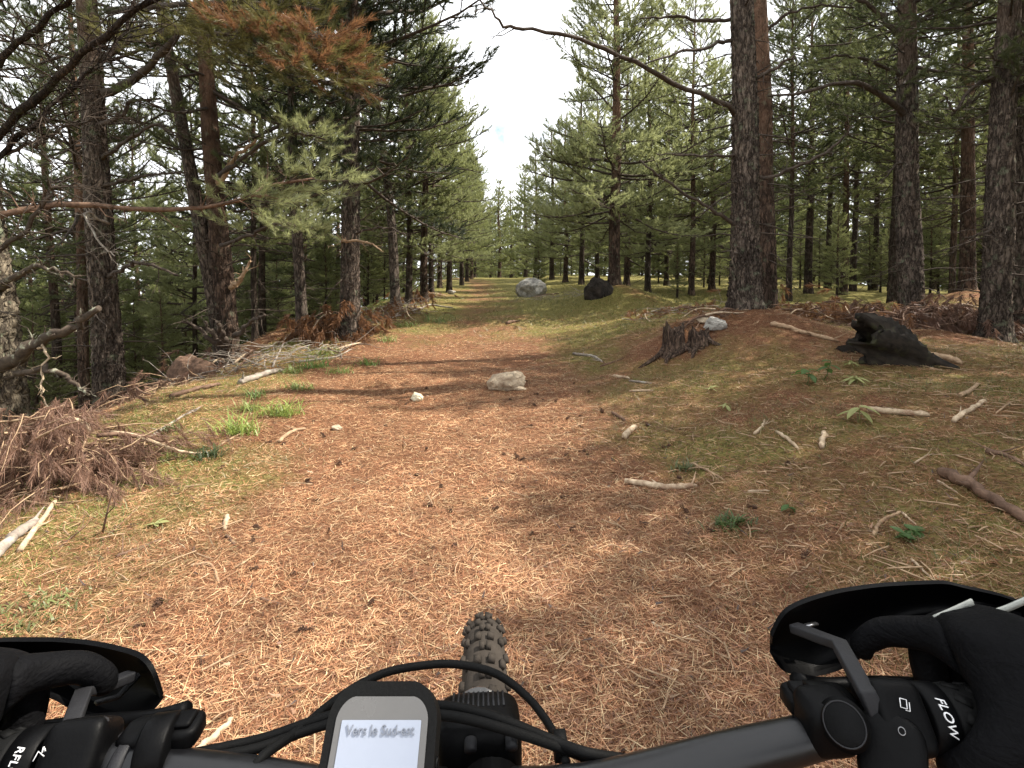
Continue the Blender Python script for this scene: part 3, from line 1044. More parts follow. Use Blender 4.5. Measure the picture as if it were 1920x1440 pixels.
x, y = px_xy(742, 13.2)
pine('leaning_pine', 'leaning thin pine in the brushwood along the trail edge', x, y, .27, 'pole_near', scale=.9, top=700, bark='bark', trunk_seed=0)
for k, (px, zz, dd, var, sc_) in enumerate([(766, 14.5, .20, 'pole_mid', .95), (796, 15.2, .24, 'cone_mid_b', 1.0), (809, 17.0, .2, 'pole_mid', .9), (842, 20, .22, 'cone_mid', .95), (824, 23, .22, 'cone_mid', 1.0), (866, 26, .22, 'cone_mid_b', .95),
                                            (876, 30, .22, 'cone_mid', .95), (884, 35, .22, 'cone_far', 1.0), (890, 41, .22, 'cone_far', 1.0), (880, 50, .25, 'cone_far', 1.0)]):
    x, y = px_xy(px, zz)
    pine('trail_pine', 'slim pine in the row lining the brushy edge of the trail', x, y, dd, var, 'pines lining the brushy trail edge', sc_, trunk_seed=k, bark='bark_red' if k % 3 == 1 else 'bark_far')

x, y = px_xy(1152, 13.0)
tE = pine('conical_pine', 'well shaped green pine growing from a needle mound over a black boulder', x, y, .30, 'cone_near', scale=1.03, top=1152, hero=(36, 120, .008), bark='bark_red', trunk_seed=15, rot=.3, fol='fol_pale')

x, y = px_xy(1398, 6.6)
tF = pine('thick_pine', 'thick scaly barked pine on a needle mound with a stump at its foot', x, y, .345, 'pole_near', scale=1.1, top=1382, hero=(72, 260, .024), bark='bark', trunk_seed=17, crown_shift=6.4, crown_scale=.34)
limb(tF, [(1392, 225, 6.6), (1372, 205, 6.4), (1280, 163, 6.1), (1190, 118, 5.8), (1100, 76, 5.5), (1020, 58, 5.3), (955, 54, 5.2), (925, 28, 5.1), (890, -12, 5.0)], 11, 3, 'twig', 14, 40, tl=.35, n=30, label='long bare bough reaching out high over the trail')
limb(tF, [(1390, 82, 6.6), (1362, 76, 6.4), (1320, 92, 6.2), (1270, 98, 6.0), (1210, 120, 5.8)], 9, 3, 'twig', 8, 41, tl=.4)
limb(tF, [(1395, 168, 6.6), (1440, 135, 6.4), (1490, 104, 6.3)], 9, 4, 'twig', 5, 42, tl=.3)
limb(tF, [(1395, 430, 6.6), (1350, 402, 6.4), (1300, 372, 6.2), (1250, 340, 6.0), (1200, 300, 5.9)], 9, 3, 'twig', 10, 43, tl=.4)
limb(tF, [(1395, 290, 6.6), (1340, 292, 6.3), (1280, 290, 6.0), (1230, 288, 5.9)], 6, 2, 'twig', 8, 44, tl=.35)
limb(tF, [(1400, 332, 6.6), (1450, 330, 6.4), (1510, 305, 6.2), (1570, 270, 6.1), (1600, 235, 6.0)], 8, 3, 'twig', 8, 45, tl=.35)
o_, pL = limb(tF, [(1385, 30, 6.6), (1330, 40, 6.3), (1270, 30, 6.1), (1200, 35, 6)], 8, 3, 'twig', 5, 47)
spray(tF, pL[7:], 0, .5, 1.0, 'fol_near', 47, step=.16)

x, y = px_xy(1440, 8.4)
tG = pine('thick_pine', 'reddish stemmed pine standing close behind the thick scaly barked one', x, y, .32, 'pole_near', scale=1.08, top=1412, hero=(44, 160, .012), bark='bark_red', trunk_seed=19, crown_shift=5.4, crown_scale=.40)
o_, pL = limb(tG, [(1425, 70, 8.4), (1470, 30, 8.2), (1530, 10, 8.0), (1600, 15, 7.9)], 7, 3, 'twig', 8, 48, tl=.4)
spray(tG, pL[6:], 0, .6, 1.0, 'fol_near', 48, step=.2)

x, y = px_xy(1713, 8.2)
tH = pine('dark_pine', 'stout near black pine with heavy arching limbs behind the charred hollow log', x, y, .355, 'pole_near', scale=1.05, top=1684, hero=(56, 190, .016), bark='bark', trunk_seed=23, crown_shift=.6, crown_scale=.78)
limb(tH, [(1712, 222, 8.2), (1690, 205, 8.0), (1655, 180, 7.8), (1610, 156, 7.6), (1570, 157, 7.5), (1510, 172, 7.4), (1440, 180, 7.3)], 14, 4, 'twig', 16, 50, tl=.5)
limb(tH, [(1702, 85, 8.2), (1670, 50, 8.0), (1640, 18, 7.9), (1600, -10, 7.8)], 12, 6, 'twig', 8, 51, tl=.5)
limb(tH, [(1705, 60, 8.2), (1740, 30, 8.0), (1790, 5, 7.9)], 9, 5, 'twig', 8, 52, tl=.5)
limb(tH, [(1716, 235, 8.2), (1770, 220, 8), (1800, 205, 7.9), (1850, 170, 7.8)], 9, 3, 'twig', 10, 53, tl=.5)
limb(tH, [(1718, 290, 8.2), (1680, 310, 8.0), (1650, 345, 7.9)], 6, 2, 'twig', 8, 54, tl=.4)
o_, pL = limb(tH, [(1708, 150, 8.2), (1650, 120, 7.9), (1590, 105, 7.7), (1540, 110, 7.6)], 8, 3, 'twig', 8, 55, tl=.4)
spray(tH, pL[5:], 0, .6, 1.0, 'fol_near', 55, step=.16, droop=.1)

x, y = px_xy(1815, 10.2)
pine('tall_pine', 'straight dark pine between two thicker trunks above the tangled brushwood', x, y, .27, 'pole_near', scale=1.0, top=1798, hero=(30, 90, .008), bark='bark_red', trunk_seed=25)
x, y = px_xy(1786, 12.0)
pine('slender_pine', 'very thin pine stem growing close against the straight dark pine', x, y, .14, 'pole_mid', scale=.85, trunk_seed=2, bark='bark_red')
x, y = px_xy(1868, 6.9)
tI = pine('thick_pine', 'broad shaded pine with green lichened bark rising out of the brushwood', x, y, .33, 'pole_near', scale=1.05, top=1874, hero=(56, 190, .018), bark='bark', trunk_seed=27, crown_shift=.7, crown_scale=.74)
limb(tI, [(1872, 420, 6.9), (1840, 440, 6.7), (1810, 445, 6.6)], 7, 3, 'twig', 6, 56, tl=.4)
limb(tI, [(1875, 140, 6.9), (1830, 160, 6.7), (1790, 205, 6.6), (1770, 180, 6.5)], 9, 3, 'twig', 8, 57, tl=.4)
x, y = px_xy(1915, 7.6)
pine('thick_pine', 'rough barked pine half hidden behind the broad lichened trunk', x, y, .30, 'pole_near', scale=1.0, top=1903, hero=(44, 140, .014), bark='bark', trunk_seed=29)

# ------------------------------------------------------------------ the stand of pines behind
TAKEN = [(o.location.x, o.location.y) for o in bpy.data.objects if o.type == 'EMPTY']
def free(x, y, dmin):
    for a, c in TAKEN:
        if (a - x) ** 2 + (c - y) ** 2 < dmin * dmin:
            return False
    return True
rs = random.Random(5)
for k, (px, zz, dd, var, sc_) in enumerate([(1297, 15, .17, 'pole_mid', .9), (1480, 13.5, .15, 'bare_mid', .85), (1516, 16, .24, 'bare_mid_b', 1.0), (1552, 19, .2, 'bare_mid', 1.0), (1583, 15.5, .21, 'bare_mid_b', .95), (1600, 17.5, .2, 'bare_mid', 1.0),
        (1678, 12.2, .27, 'bare_mid', 1.0), (1640, 18, .2, 'bare_mid_b', .95), (1175, 19, .24, 'cone_mid', 1.0), (1215, 16.5, .2, 'cone_mid_b', .95), (1250, 21, .2, 'cone_mid', 1.0), (1090, 22, .24, 'cone_mid', 1.0), (1060, 25, .25, 'cone_mid_b', .95), (1035, 29, .28, 'cone_mid', .95),
        (1005, 34, .28, 'cone_mid', .95), (985, 40, .3, 'cone_far', .95), (936, 44, .34, 'cone_far', .92), (958, 50, .3, 'cone_far', .95), (920, 56, .3, 'cone_far', .95), (905, 62, .3, 'cone_far', .95), (1335, 18, .22, 'cone_mid_b', .95), (1330, 24, .2, 'cone_mid', 1.0), (1120, 26, .24, 'pole_mid', 1.0), (1145, 30, .26, 'cone_mid', 1.0)]):
    x, y = px_xy(px, zz)
    TAKEN.append((x, y))
    bk = 'bark_red' if k % 4 == 0 else 'bark_far'
    pine('stand_pine', describe(bk, var, 'in the stand beyond the boulders'), x, y, dd, var, 'pines of the stand beyond the boulders', sc_, trunk_seed=k, bark=bk)
cnt = 0
while cnt < 66:
    y = 12 + 52 * rs.random() ** 1.3
    x = 2.2 + rs.random() ** .8 * (y * 1.02 + 2)
    if not free(x, y, 2.0) or abs(x - path_x(y)) < 3.0:
        continue
    TAKEN.append((x, y))
    cnt += 1
    far = y > 22
    var = rs.choice(['cone_far', 'pole_far']) if far else rs.choice(['bare_mid', 'bare_mid_b', 'bare_mid', 'bare_mid_b', 'pole_mid', 'cone_mid_b'] if x > .45 * y else ['pole_mid', 'cone_mid', 'cone_mid_b'])
    bk = rs.choice(['bark_far', 'bark_far', 'bark_red'])
    pine('stand_pine', describe(bk, var, 'in the stand beyond the boulders'), x, y, rs.uniform(.15, .27), var, 'pines of the stand beyond the boulders', rs.uniform(.85, 1.1), trunk_seed=cnt, bark=bk)
cnt = 0
while cnt < 98:
    y = 8.5 + 50 * rs.random() ** 1.3
    x = -(4.6 + rs.random() ** .85 * (y * 1.02))
    if not free(x, y, 2.1) or x > path_x(y) - 3.2:
        continue
    TAKEN.append((x, y))
    cnt += 1
    far = math.hypot(x, y) > 24
    var = rs.choice(['cone_far', 'pole_far']) if far else rs.choice(['pole_mid', 'cone_mid', 'cone_mid_b', 'pole_mid_b'])
    bk = rs.choice(['bark_far', 'bark_far', 'bark_red'])
    pine('slope_pine', describe(bk, var, 'on the falling slope below the trail'), x, y, rs.uniform(.13, .25), var, 'pines on the falling slope', rs.uniform(.8, 1.08), trunk_seed=cnt, bark=bk)
for k in range(64):
    x, y = -34 + 86 * (k + rs.random()) / 64, 62 + 44 * rs.random()
    if abs(x - path_x(y)) < 1.6:
        x += 3.4
    pine('distant_pine', 'distant pine closing the far end of the trail', x, y, .28, rs.choice(['cone_far', 'pole_far']), 'distant pines at the far end of the trail', rs.uniform(.9, 1.1), trunk_seed=k)
for k in range(46):
    x, y = -16 + 34 * (k + rs.random()) / 46, 46 + 24 * rs.random()
    if abs(x - path_x(y)) < 1.6:
        continue
    pine('distant_sapling', 'bushy young pine far along the trail under the distant trees', x, y, .09, 'cone_far', 'bushy young pines far along the trail', rs.uniform(.32, .55), trunk_seed=k)
# young trees with foliage near the ground
cnt = 0
for px, zz, sc_ in ((250, 13, .36), (300, 11.5, .30), (345, 16, .42), (480, 14, .34), (520, 17, .42), (610, 15, .36), (690, 17, .40), (110, 12, .40), (60, 9.5, .34), (790, 19, .36), (1235, 24, .34), (1320, 20, .32), (1570, 13.5, .28), (1840, 14, .38), (1760, 16, .36), (1410, 17, .34), (140, 16, .42), (700, 21, .45), *[(1010 + 900 * ((k * .618) % 1), 24 + 16 * ((k * .377) % 1), .26 + .22 * ((k * .731) % 1)) for k in range(54)], *[(1270 + 640 * ((k * .618) % 1), 14 + 10 * ((k * .377) % 1), .17 + .16 * ((k * .731) % 1)) for k in range(26)], *[(60 + 700 * ((k * .618) % 1), 19 + 16 * ((k * .377) % 1), .26 + .22 * ((k * .731) % 1)) for k in range(24)]):
    x, y = px_xy(px, zz)
    pine('young_pine', 'young pine sapling in the understorey with green needles down to the ground', x, y, .07, ('cone_mid_b' if cnt % 2 else 'cone_mid') if zz < 22 else 'cone_far', 'young pines of the understorey', sc_, trunk_seed=cnt, fol='fol_near')
    cnt += 1
# the stand goes on to both sides beyond the picture's edges
for k in range(30):
    sd_ = 1 if k % 2 else -1
    x, y = sd_ * (11.5 + 15 * rs.random()), -5 + 14 * rs.random()
    if not free(x, y, 2.0) or abs(x) < y + 2.5:
        continue
    TAKEN.append((x, y))
    var = rs.choice(['pole_mid', 'cone_mid', 'pole_mid_b', 'bare_mid'])
    pine('side_pine', describe('bark_far', var, 'abreast of the handlebar'), x, y, rs.uniform(.16, .28), var, 'pines abreast of the handlebar', rs.uniform(.85, 1.05), trunk_seed=k)
# trees beside and behind the rider whose crowns shade part of the trail
for k, (x, y, var, sc_) in enumerate([(6.1, 1.5, 'pole_mid', .88), (6.6, -.3, 'cone_mid', .95), (5.2, -2.4, 'pole_mid', 1.0), (-6.5, 1.0, 'pole_mid', 1.0), (-5.0, -2.5, 'cone_mid_b', 1.0), (6.8, 3.0, 'pole_mid_b', .92), (7.2, 4.6, 'bare_mid', .9), (8.6, 5.6, 'pole_mid', .92)]):
    pine('verge_pine', 'pine standing alongside the trail behind the handlebar', x, y, .26, var, 'pines alongside the rider', sc_, trunk_seed=k)
#@@PROPS
# ------------------------------------------------------------------ rocks
def rock_mesh(seed, sx, sy, sz, planes=16, rough=.11, sub=4):
    rng = np.random.default_rng(seed)
    import bmesh
    bm = bmesh.new()
    bmesh.ops.create_icosphere(bm, subdivisions=sub, radius=1)
    N = rng.standard_normal((planes, 3))
    N /= np.linalg.norm(N, axis=1, keepdims=True)
    dd = .62 + .33 * rng.random(planes)
    for v in bm.verts:
        c = np.array(v.co)
        dots = N @ c
        m = dots > 1e-3
        k = min(1.0, float(np.min(dd[m] / dots[m]))) if m.any() else 1.0
        k *= 1 + rough * mnoise.fractal(Vector(c) * 2.4 + Vector((seed, 0, 0)), 1, 2, 4)
        v.co = (c[0] * k * sx, c[1] * k * sy, c[2] * k * sz)
    me_ = bpy.data.meshes.new('rock')
    bm.to_mesh(me_)
    bm.free()
    return me_

def rock(name, label, px, py, wpx, hpx, mat, seed, sink=.25, depth=.8, rz=0.0, planes=16, tilt=0.0, group=None):
    p = gp(px, py)
    Zd = p.y
    w = wpx * Zd / FPX / 2
    h = hpx * Zd / FPX / 2
    me_ = rock_mesh(seed, w, w * depth, h * (1 + sink), planes)
    o_ = link(name, me_, M[mat])
    o_.location = (p.x, p.y + w * depth * .6, hz(p.x, p.y + w * depth * .6) + h * (1 - sink * .8))
    o_.rotation_euler = (0, tilt, rz)
    return tag(o_, label, 'rock', group)

rock('trail_rock', 'angular beige rock lying in the middle of the trail', 948, 733, 76, 36, 'rock_tan', 4, .5, .7, .1, 12, R(-14))
rock('flat_stone', 'thin pale stone sliver wedged under the angular beige rock', 975, 733, 26, 8, 'rock_tan', 8, .3, .6)
rock('small_stone', 'small creamy white stone on the trail', 780, 752, 26, 15, 'rock_cream', 6, .3, .8)
rock('boulder', 'large rounded grey boulder beside the far part of the trail', 998, 557, 66, 34, 'rock_grey', 12, .5, .9, .3, 14)
bb_ = rock('black_boulder', 'black mossy boulder under the roots of the well shaped green pine', 1118, 586, 66, 50, 'rock_dark', 15, .3, .8, .5, 7, R(-12))
bb_.location = (2.12, 12.5, hz(2.12, 12.5) - .06)
bb_.scale = (.95, 1.2, 1.25)
rock('pebble', 'small tan stone on the needles near the bright green grass clump', 630, 808, 22, 11, 'rock_tan', 22, .3, .8)
rock('trail_stone', 'pale stone at the foot of the brushwood far along the trail', 846, 552, 16, 9, 'rock_grey', 23, .3, .8)
rock('pale_chunk', 'lumpy pale grey stone tucked between the stump and the scaly trunk', 1345, 620, 52, 24, 'rock_grey', 25, .3, .7)
rock('pale_chunk', 'small whitish stone on top of the rubble by the scaly trunk', 1322, 606, 30, 12, 'rock_tan', 26, .2, .7)
rock('mound_rock', 'earthy brown boulder half buried on the slope below the twin stemmed pine', 345, 720, 90, 50, 'rock_tan', 28, .6, .8).data.materials.clear()
bpy.data.objects['mound_rock'].data.materials.append(M['brown'])

# ------------------------------------------------------------------ stump and hollow log
def stump(label, px, py, wpx, hpx, seed):
    rng = np.random.default_rng(seed)
    p = gp(px, py)
    r = wpx * p.y / FPX / 2
    h = hpx * p.y / FPX
    ns, nr = 40, 18
    a = np.arange(ns) * 2 * math.pi / ns
    groove = .045 * rng.standard_normal(ns)
    jag = .72 + .25 * np.sin(a * 2 + 1) + .10 * np.sin(a * 5 + 2) + .05 * rng.standard_normal(ns)
    b_ = MB()
    V = []
    for k in range(nr):
        f = k / (nr - 1)
        rr = r * (1 + .28 * math.exp(-f * 7) * (1 + .5 * np.sin(4 * a + .5))) * (1 - .12 * f) * (1 + .07 * np.sin(5 * a + 1) + .05 * np.abs(np.sin(11 * a + 2 * np.sin(3 * a))) + groove)
        V.append(np.stack([rr * np.cos(a), rr * np.sin(a), -.08 + (h * jag + .08) * f], -1))
    for fr, dz in ((.72, -.05), (.35, -.16), (.02, -.2)):
        rr = r * .82 * fr
        V.append(np.stack([rr * np.cos(a), rr * np.sin(a), h * (jag * .5 + .4) + dz * h + .01 * rng.standard_normal(ns)], -1))
    V = np.array(V)
    n = len(V)
    i = np.arange(n - 1)[:, None] * ns
    j = np.arange(ns)[None]
    k2 = (j + 1) % ns
    b_.add(V, np.stack([i + j, i + k2, i + ns + k2, i + ns + j], -1))
    t = thing('tree_stump', label, 'stump', (p.x, p.y + r, hz(p.x, p.y + r)))
    link('stump_body', b_.mesh('stump_body', True), M['stump_bark'], t)
    for q, (az, L) in enumerate(((3.3, .42), (4.1, .25), (5.6, .22), (1.4, .2))):
        b2 = MB()
        d = np.array([math.cos(az), math.sin(az), 0])
        pts = []
        for f in np.linspace(0, 1, 9):
            c = d * (r * .6 + L * f)
            zz = hz(p.x + c[0], p.y + r + c[1]) - hz(p.x, p.y + r)
            pts.append((c[0] + .02 * math.sin(7 * f + q), c[1] + .02 * math.cos(6 * f), zz + .09 * (1 - f) ** 2 + .01 - .035 * f))
        b2.tube(pts, np.linspace(r * .30, .008, 9), 8, True, .08, rng)
        link('root', b2.mesh('root', True), M['stump_bark'], t)
    return t
stump('jagged broken tree stump at the edge of the needle mound beside the scaly trunk', 1270, 666, 42, 54, 4)
stump('low rotten red brown stump crumbling between the jagged stump and the mound', 1318, 655, 40, 34, 9)

def hollow_log(label, px, py, L, r, yaw, pitch, seed):
    rng = np.random.default_rng(seed)
    p = gp(px, py)
    ns, nl = 48, 30
    a = np.arange(ns) * 2 * math.pi / ns
    V = []
    def ringf(f, inner):
        rr = r * (1 + .25 * math.sin(2.5 * f + 1) - .35 * f * f) * (1 + .16 * np.sin(3 * a + 2 * f) + .10 * np.sin(7 * a + 5 * f) + .05 * np.sin(17 * a + 9 * f))
        rr = rr * (.74 if inner else 1)
        rag = .07 * np.sin(5 * a + 1) + .05 * np.sin(11 * a)
        xs = L * f + (rag if f < .05 else 0) + (.16 * np.sin(4 * a) if f > .95 else 0)
        return np.stack([xs + 0 * a, rr * np.cos(a) * 1.05 + .08 * math.sin(3 * f), rr * np.sin(a) * .9 - .25 * r * f + .02 * rng.standard_normal(ns) * r * 2], -1)
    for f in np.linspace(1, 0, nl):
        V.append(ringf(f, False))
    for f in np.linspace(0, .8, 10):
        V.append(ringf(f, True))
    V.append(ringf(.8, True) * [1, .1, .1])
    V = np.array(V)
    n = len(V)
    i = np.arange(n - 1)[:, None] * ns
    j = np.arange(ns)[None]
    k2 = (j + 1) % ns
    b_ = MB()
    b_.add(V, np.stack([i + j, i + k2, i + ns + k2, i + ns + j], -1))
    o_ = link('hollow_log', b_.mesh('hollow_log', True), M['char'])
    o_.location = (p.x, p.y, hz(p.x, p.y) + r * .62)
    o_.rotation_euler = (0, pitch, yaw)
    return tag(o_, label, 'log')
hollow_log('charred black hollow log lying on the needles with its open end showing', 1608, 672, .62, .27, R(-24), R(20), 3)

# ------------------------------------------------------------------ sticks and fallen branches
def stick(label, pix, wpx, mat, seed=0, taper=.7, lift=.5, twigs=0, name='stick', cat='stick', group=None, arch=0.0):
    rng = np.random.default_rng(seed + 50)
    G = [gp(a, c) for a, c in pix]
    r = wpx * G[0].y / FPX / 2 * .80
    n = max(6, 5 * len(pix))
    pts = smoothpath(G, n) if len(G) > 2 else np.array([np.array(G[0]) * (1 - f) + np.array(G[1]) * f for f in np.linspace(0, 1, n)])
    pts[1:-1, :2] += rng.standard_normal((n - 2, 2)) * r * .22
    rr = np.linspace(r, r * taper, n) * (1 + .05 * rng.standard_normal(n))
    rr[0] *= .82
    rr[-1] *= .6
    f = np.linspace(0, 1, n)
    pts[:, 2] = np.maximum(H(pts[:, 0], pts[:, 1]) + rr * (.75 + lift * .4), pts[:, 2]) + arch * np.sin(f * math.pi)
    c = pts.mean(0)
    b_ = MB()
    b_.tube(pts - c, rr, 9, True, .045, rng)
    for k in range(twigs):
        i = rng.integers(1, n - 1)
        d = unit(np.array([*(rng.standard_normal(2)), abs(rng.normal(.15, .2))]))
        q = pts[i] - c
        l2 = (.05 + .12 * rng.random())
        b_.tube([q, q + d * l2 * .5, q + d * l2 + np.array([0, 0, .01])], [rr[i] * .5, rr[i] * .35, .001], 5, False)
    o_ = link(name, b_.mesh(name, True), M[mat], None, tuple(c))
    return tag(o_, label, cat, group)

STK = [
 ('bleached slightly curved stick lying across the shaded needles', [(1172, 906), (1240, 916), (1307, 913)], 14, 'pale', .8, 2),
 ('stubby cut pale branch piece with a dark end', [(1170, 824), (1192, 803)], 15, 'pale', .9, 0),
 ('small forked pale twig pointing up from the grass', [(1415, 816), (1428, 803), (1434, 787)], 8, 'pale', .5, 2),
 ('straight pale stick slanting through olive grass', [(1456, 812), (1497, 843)], 9, 'pale', .8, 0),
 ('short thick pale stick end on in the olive grass', [(1541, 842), (1545, 812)], 13, 'pale', .9, 0),
 ('long smooth tan branch lying beside the pale leaved plant', [(1628, 771), (1690, 778), (1743, 781)], 14, 'pale', .8, 1),
 ('pale branch propped with its tip raised near the long tan branch', [(1788, 793), (1822, 770), (1848, 753)], 12, 'pale', .8, 1),
 ('short grey stick leaning on a dark rotten lump', [(1800, 745), (1836, 721)], 11, 'tan', .8, 0),
 ('thin curved twig arching over the grass', [(1868, 776), (1895, 756), (1930, 750)], 5, 'tan', .6, 2),
 ('dark weathered split log lying in the grass', [(1766, 893), (1830, 925), (1930, 985)], 26, 'brown', .8, 3),
 ('pale bent strip of bark lifted off the ground', [(1638, 1006), (1655, 978), (1692, 961)], 9, 'tan', .7, 0),
 ('short pale splinter beside the bent strip of bark', [(1692, 963), (1718, 986)], 6, 'pale', .6, 0),
 ('thin pale twig on the grass ahead of the hand guard', [(1709, 1050), (1752, 1091)], 7, 'pale', .6, 0),
 ('long brown fallen branch running from the scaly trunk to the charred log', [(1445, 611), (1500, 624), (1572, 642)], 11, 'tan', .7, 4),
 ('smooth reddish log section lying behind the charred log', [(1706, 667), (1760, 674), (1803, 684)], 17, 'tan', .8, 1),
 ('slim pale splinter beside the dark split log', [(1758, 903), (1796, 926)], 6, 'pale', .6, 0),
 ('bent tan stick with a dark stub on the trail edge', [(523, 831), (545, 813), (573, 805)], 10, 'tan', .7, 1),
 ('straight dark stick among grass and needles', [(218, 1046), (260, 1030), (306, 1011)], 8, 'brown', .7, 2),
 ('thin dark twig lying at a slant in the grass', [(112, 1027), (145, 1000), (178, 968)], 5, 'brown', .6, 3),
 ('slender dark twig crossing the fallen stems in the grass', [(190, 1015), (225, 985), (266, 944)], 5, 'brown', .5, 4),
 ('thick grey log butting out of the rust brown brush heap', [(-20, 1062), (25, 1015), (68, 983)], 27, 'grey', .9, 1),
 ('bleached log leaning beside the thick grey log', [(38, 1036), (75, 985), (105, 940)], 15, 'pale', .8, 1),
 ('long straight pale stick across the front of the brush heap', [(-20, 932), (50, 931), (118, 935)], 7, 'pale', .8, 1),
 ('thin brown twig on the needles near the short pale stub', [(334, 992), (375, 1001)], 5, 'tan', .6, 1),
 ('short pale stub of wood standing out of the needles', [(421, 996), (426, 968)], 12, 'pale', .9, 0),
 ('small curved brown bark piece beside the short pale stub', [(424, 1005), (441, 1024)], 7, 'brown', .7, 0),
 ('elbow shaped twig with one pale arm', [(357, 1063), (394, 1060), (411, 1096)], 7, 'tan', .8, 0),
 ('long thin tan twig curving over the sunlit needles', [(438, 1067), (478, 1042), (498, 1010)], 6, 'tan', .6, 1),
 ('short brown stick half covered by sunlit needles', [(489, 1124), (527, 1136)], 7, 'brown', .8, 0),
 ('thick pale stick on the needles just beyond the handlebar', [(362, 1420), (400, 1388), (438, 1350)], 19, 'pale', .7, 0),
 ('fine bent twig on the needles left of the tyre track', [(679, 1192), (690, 1169), (727, 1168)], 4, 'tan', .8, 0),
 ('small dark twig just past the front tyre', [(912, 1142), (946, 1150)], 7, 'brown', .7, 0),
 ('pale wood chip on the shaded needles', [(1222, 1170), (1248, 1182)], 7, 'pale', .6, 0),
 ('long pale branch lying on the grass by the verge bank', [(560, 498 + 182), (620, 672), (660, 655)], 6, 'grey', .5, 3),
 ('thin stick slanting down the verge below the bright grass clump', [(408, 840), (450, 815), (492, 790)], 5, 'tan', .6, 1),
 ('long weathered pole sloping through the verge debris', [(282, 823), (320, 797), (380, 762)], 9, 'grey', .5, 4),
 ('grey crooked branch lying across the brushwood at the trail edge', [(775, 585), (805, 573), (850, 578)], 6, 'grey', .6, 3),
 ('dark knotted branch end on the shaded trail', [(950, 609), (975, 602)], 9, 'brown', .5, 2),
 ('flat grey driftwood like log above the bright grass clump', [(450, 722), (490, 708), (530, 697)], 17, 'grey', .7, 2),
 ('dark rotten log lying along the slope below the twin stemmed pine', [(320, 748), (360, 735), (412, 722)], 13, 'brown', .8, 3),
 ('slender leaning pole propped in the slope debris', [(511, 690), (520, 668), (536, 632)], 6, 'grey', .6, 1),
 ('tangled grey branch with side twigs on the needle slope', [(1075, 665), (1100, 668), (1130, 680)], 7, 'grey', .6, 6),
 ('straight brown stick beside the tangled grey branch', [(1125, 688), (1150, 680), (1170, 672)], 5, 'brown', .6, 1),
 ('flat pale splinter in the heap of wood chips', [(1150, 707), (1180, 711)], 7, 'pale', .8, 0),
 ('grey splinter lying below the flat pale one', [(1180, 716), (1222, 720)], 6, 'grey', .7, 0),
 ('thin pale stick in the yellow grass below the wood chips', [(1180, 735), (1225, 733)], 5, 'pale', .7, 0),
 ('short brown stick among the cones on the grass border', [(1148, 776), (1172, 790)], 8, 'brown', .8, 0),
 ('pale twig on the grass between the two stubby sticks', [(1300, 872), (1330, 886), (1360, 902)], 7, 'tan', .5, 2),
 ('small pale stick flat on the shaded needles beside the curved stick', [(1402, 923), (1443, 921)], 6, 'pale', .6, 0),
 ('slim pale twig lying under the olive grass', [(1470, 1013), (1500, 1028), (1528, 1040)], 5, 'tan', .6, 0),
 ('crooked dry twig curling over the grass patch', [(1715, 870), (1735, 857), (1748, 852)], 5, 'pale', .6, 2),
 ('dark root like branch behind the split log', [(1850, 850), (1890, 858), (1930, 880)], 12, 'brown', .6, 4),
]
for k, (lab, pix, w, mt, tp, tw) in enumerate(STK):
    big = 'log' in lab.split() or w > 20
    stick(lab.replace('left of', 'beside'), pix, w, mt, k, tp, .5, tw, 'fallen_log' if big else ('twig' if 'twig' in lab else 'stick'), 'log' if big else ('twig' if 'twig' in lab else 'stick'))
# upright dead shoot in the grass
b_ = MB()
p0 = gp(192, 1000)
b_.tube(smoothpath([p0, at(200, 965, p0.y), at(206, 940, p0.y), at(216, 905, p0.y)], 8) - np.array(p0), np.linspace(.006, .002, 8), 5, True)
b_.tube(np.array([at(200, 965, p0.y), at(214, 950, p0.y - .02), at(217, 925, p0.y - .05)]) - np.array(p0), [.003, .0025, .0015], 4, True)
tag(link('dead_shoot', b_.mesh('dead_shoot', True), M['brown'], None, tuple(p0)), 'thin dead shoot standing upright in the grass', 'twig')

# many tiny twigs
n = 2000
tb = MB()
x, y = wedge(n, 1.0, 10, 1.0, .4, .8)
for k in range(n):
    if -2.0 < x[k] - path_x(y[k]) < .9 and random.random() < .72:
        continue
    a = random.random() * 6.28
    L = random.uniform(.03, .17)
    z = hz(x[k], y[k]) + .012
    q = np.array([x[k], y[k], z])
    d = np.array([math.cos(a), math.sin(a), random.uniform(-.05, .15)])
    e = q + d * L * .5 + np.array([random.uniform(-.01, .01), random.uniform(-.01, .01), .004])
    tb.tube([q, e, q + d * L], [.0036, .0032, .0018], 4, False)
o = link('twig_litter', tb.mesh('twig_litter', True), M['tan'])
o['kind'] = 'stuff'
o['label'] = 'tiny broken twigs strewn over the forest floor'

# ------------------------------------------------------------------ pine cones
def cone_mesh():
    b_ = MB()
    for k in range(64):
        f = k / 33
        a = k * 2.399963
        z = .004 + .040 * f
        r = .019 * math.sin(math.pi * (.16 + .8 * f)) ** .8
        c = np.array([math.cos(a) * r, math.sin(a) * r, z])
        out = np.array([math.cos(a), math.sin(a), .55])
        tn = np.array([-math.sin(a), math.cos(a), 0])
        u = unit(out)
        b_.add([c * [.35, .35, 1], c + tn * .006 - u * .001, c + u * .006, c - tn * .006 - u * .001, c + u * .003 + np.array([0, 0, -.004])], None, [(0, 1, 2), (0, 2, 3), (1, 4, 2), (4, 3, 2), (0, 4, 1), (0, 3, 4)])
    b_.tube([(0, 0, 0), (0, 0, .02), (0, 0, .046)], [.010, .013, .004], 8)
    return b_.mesh('pine_cone')
CM = cone_mesh()
CM.materials.append(M['cone'])
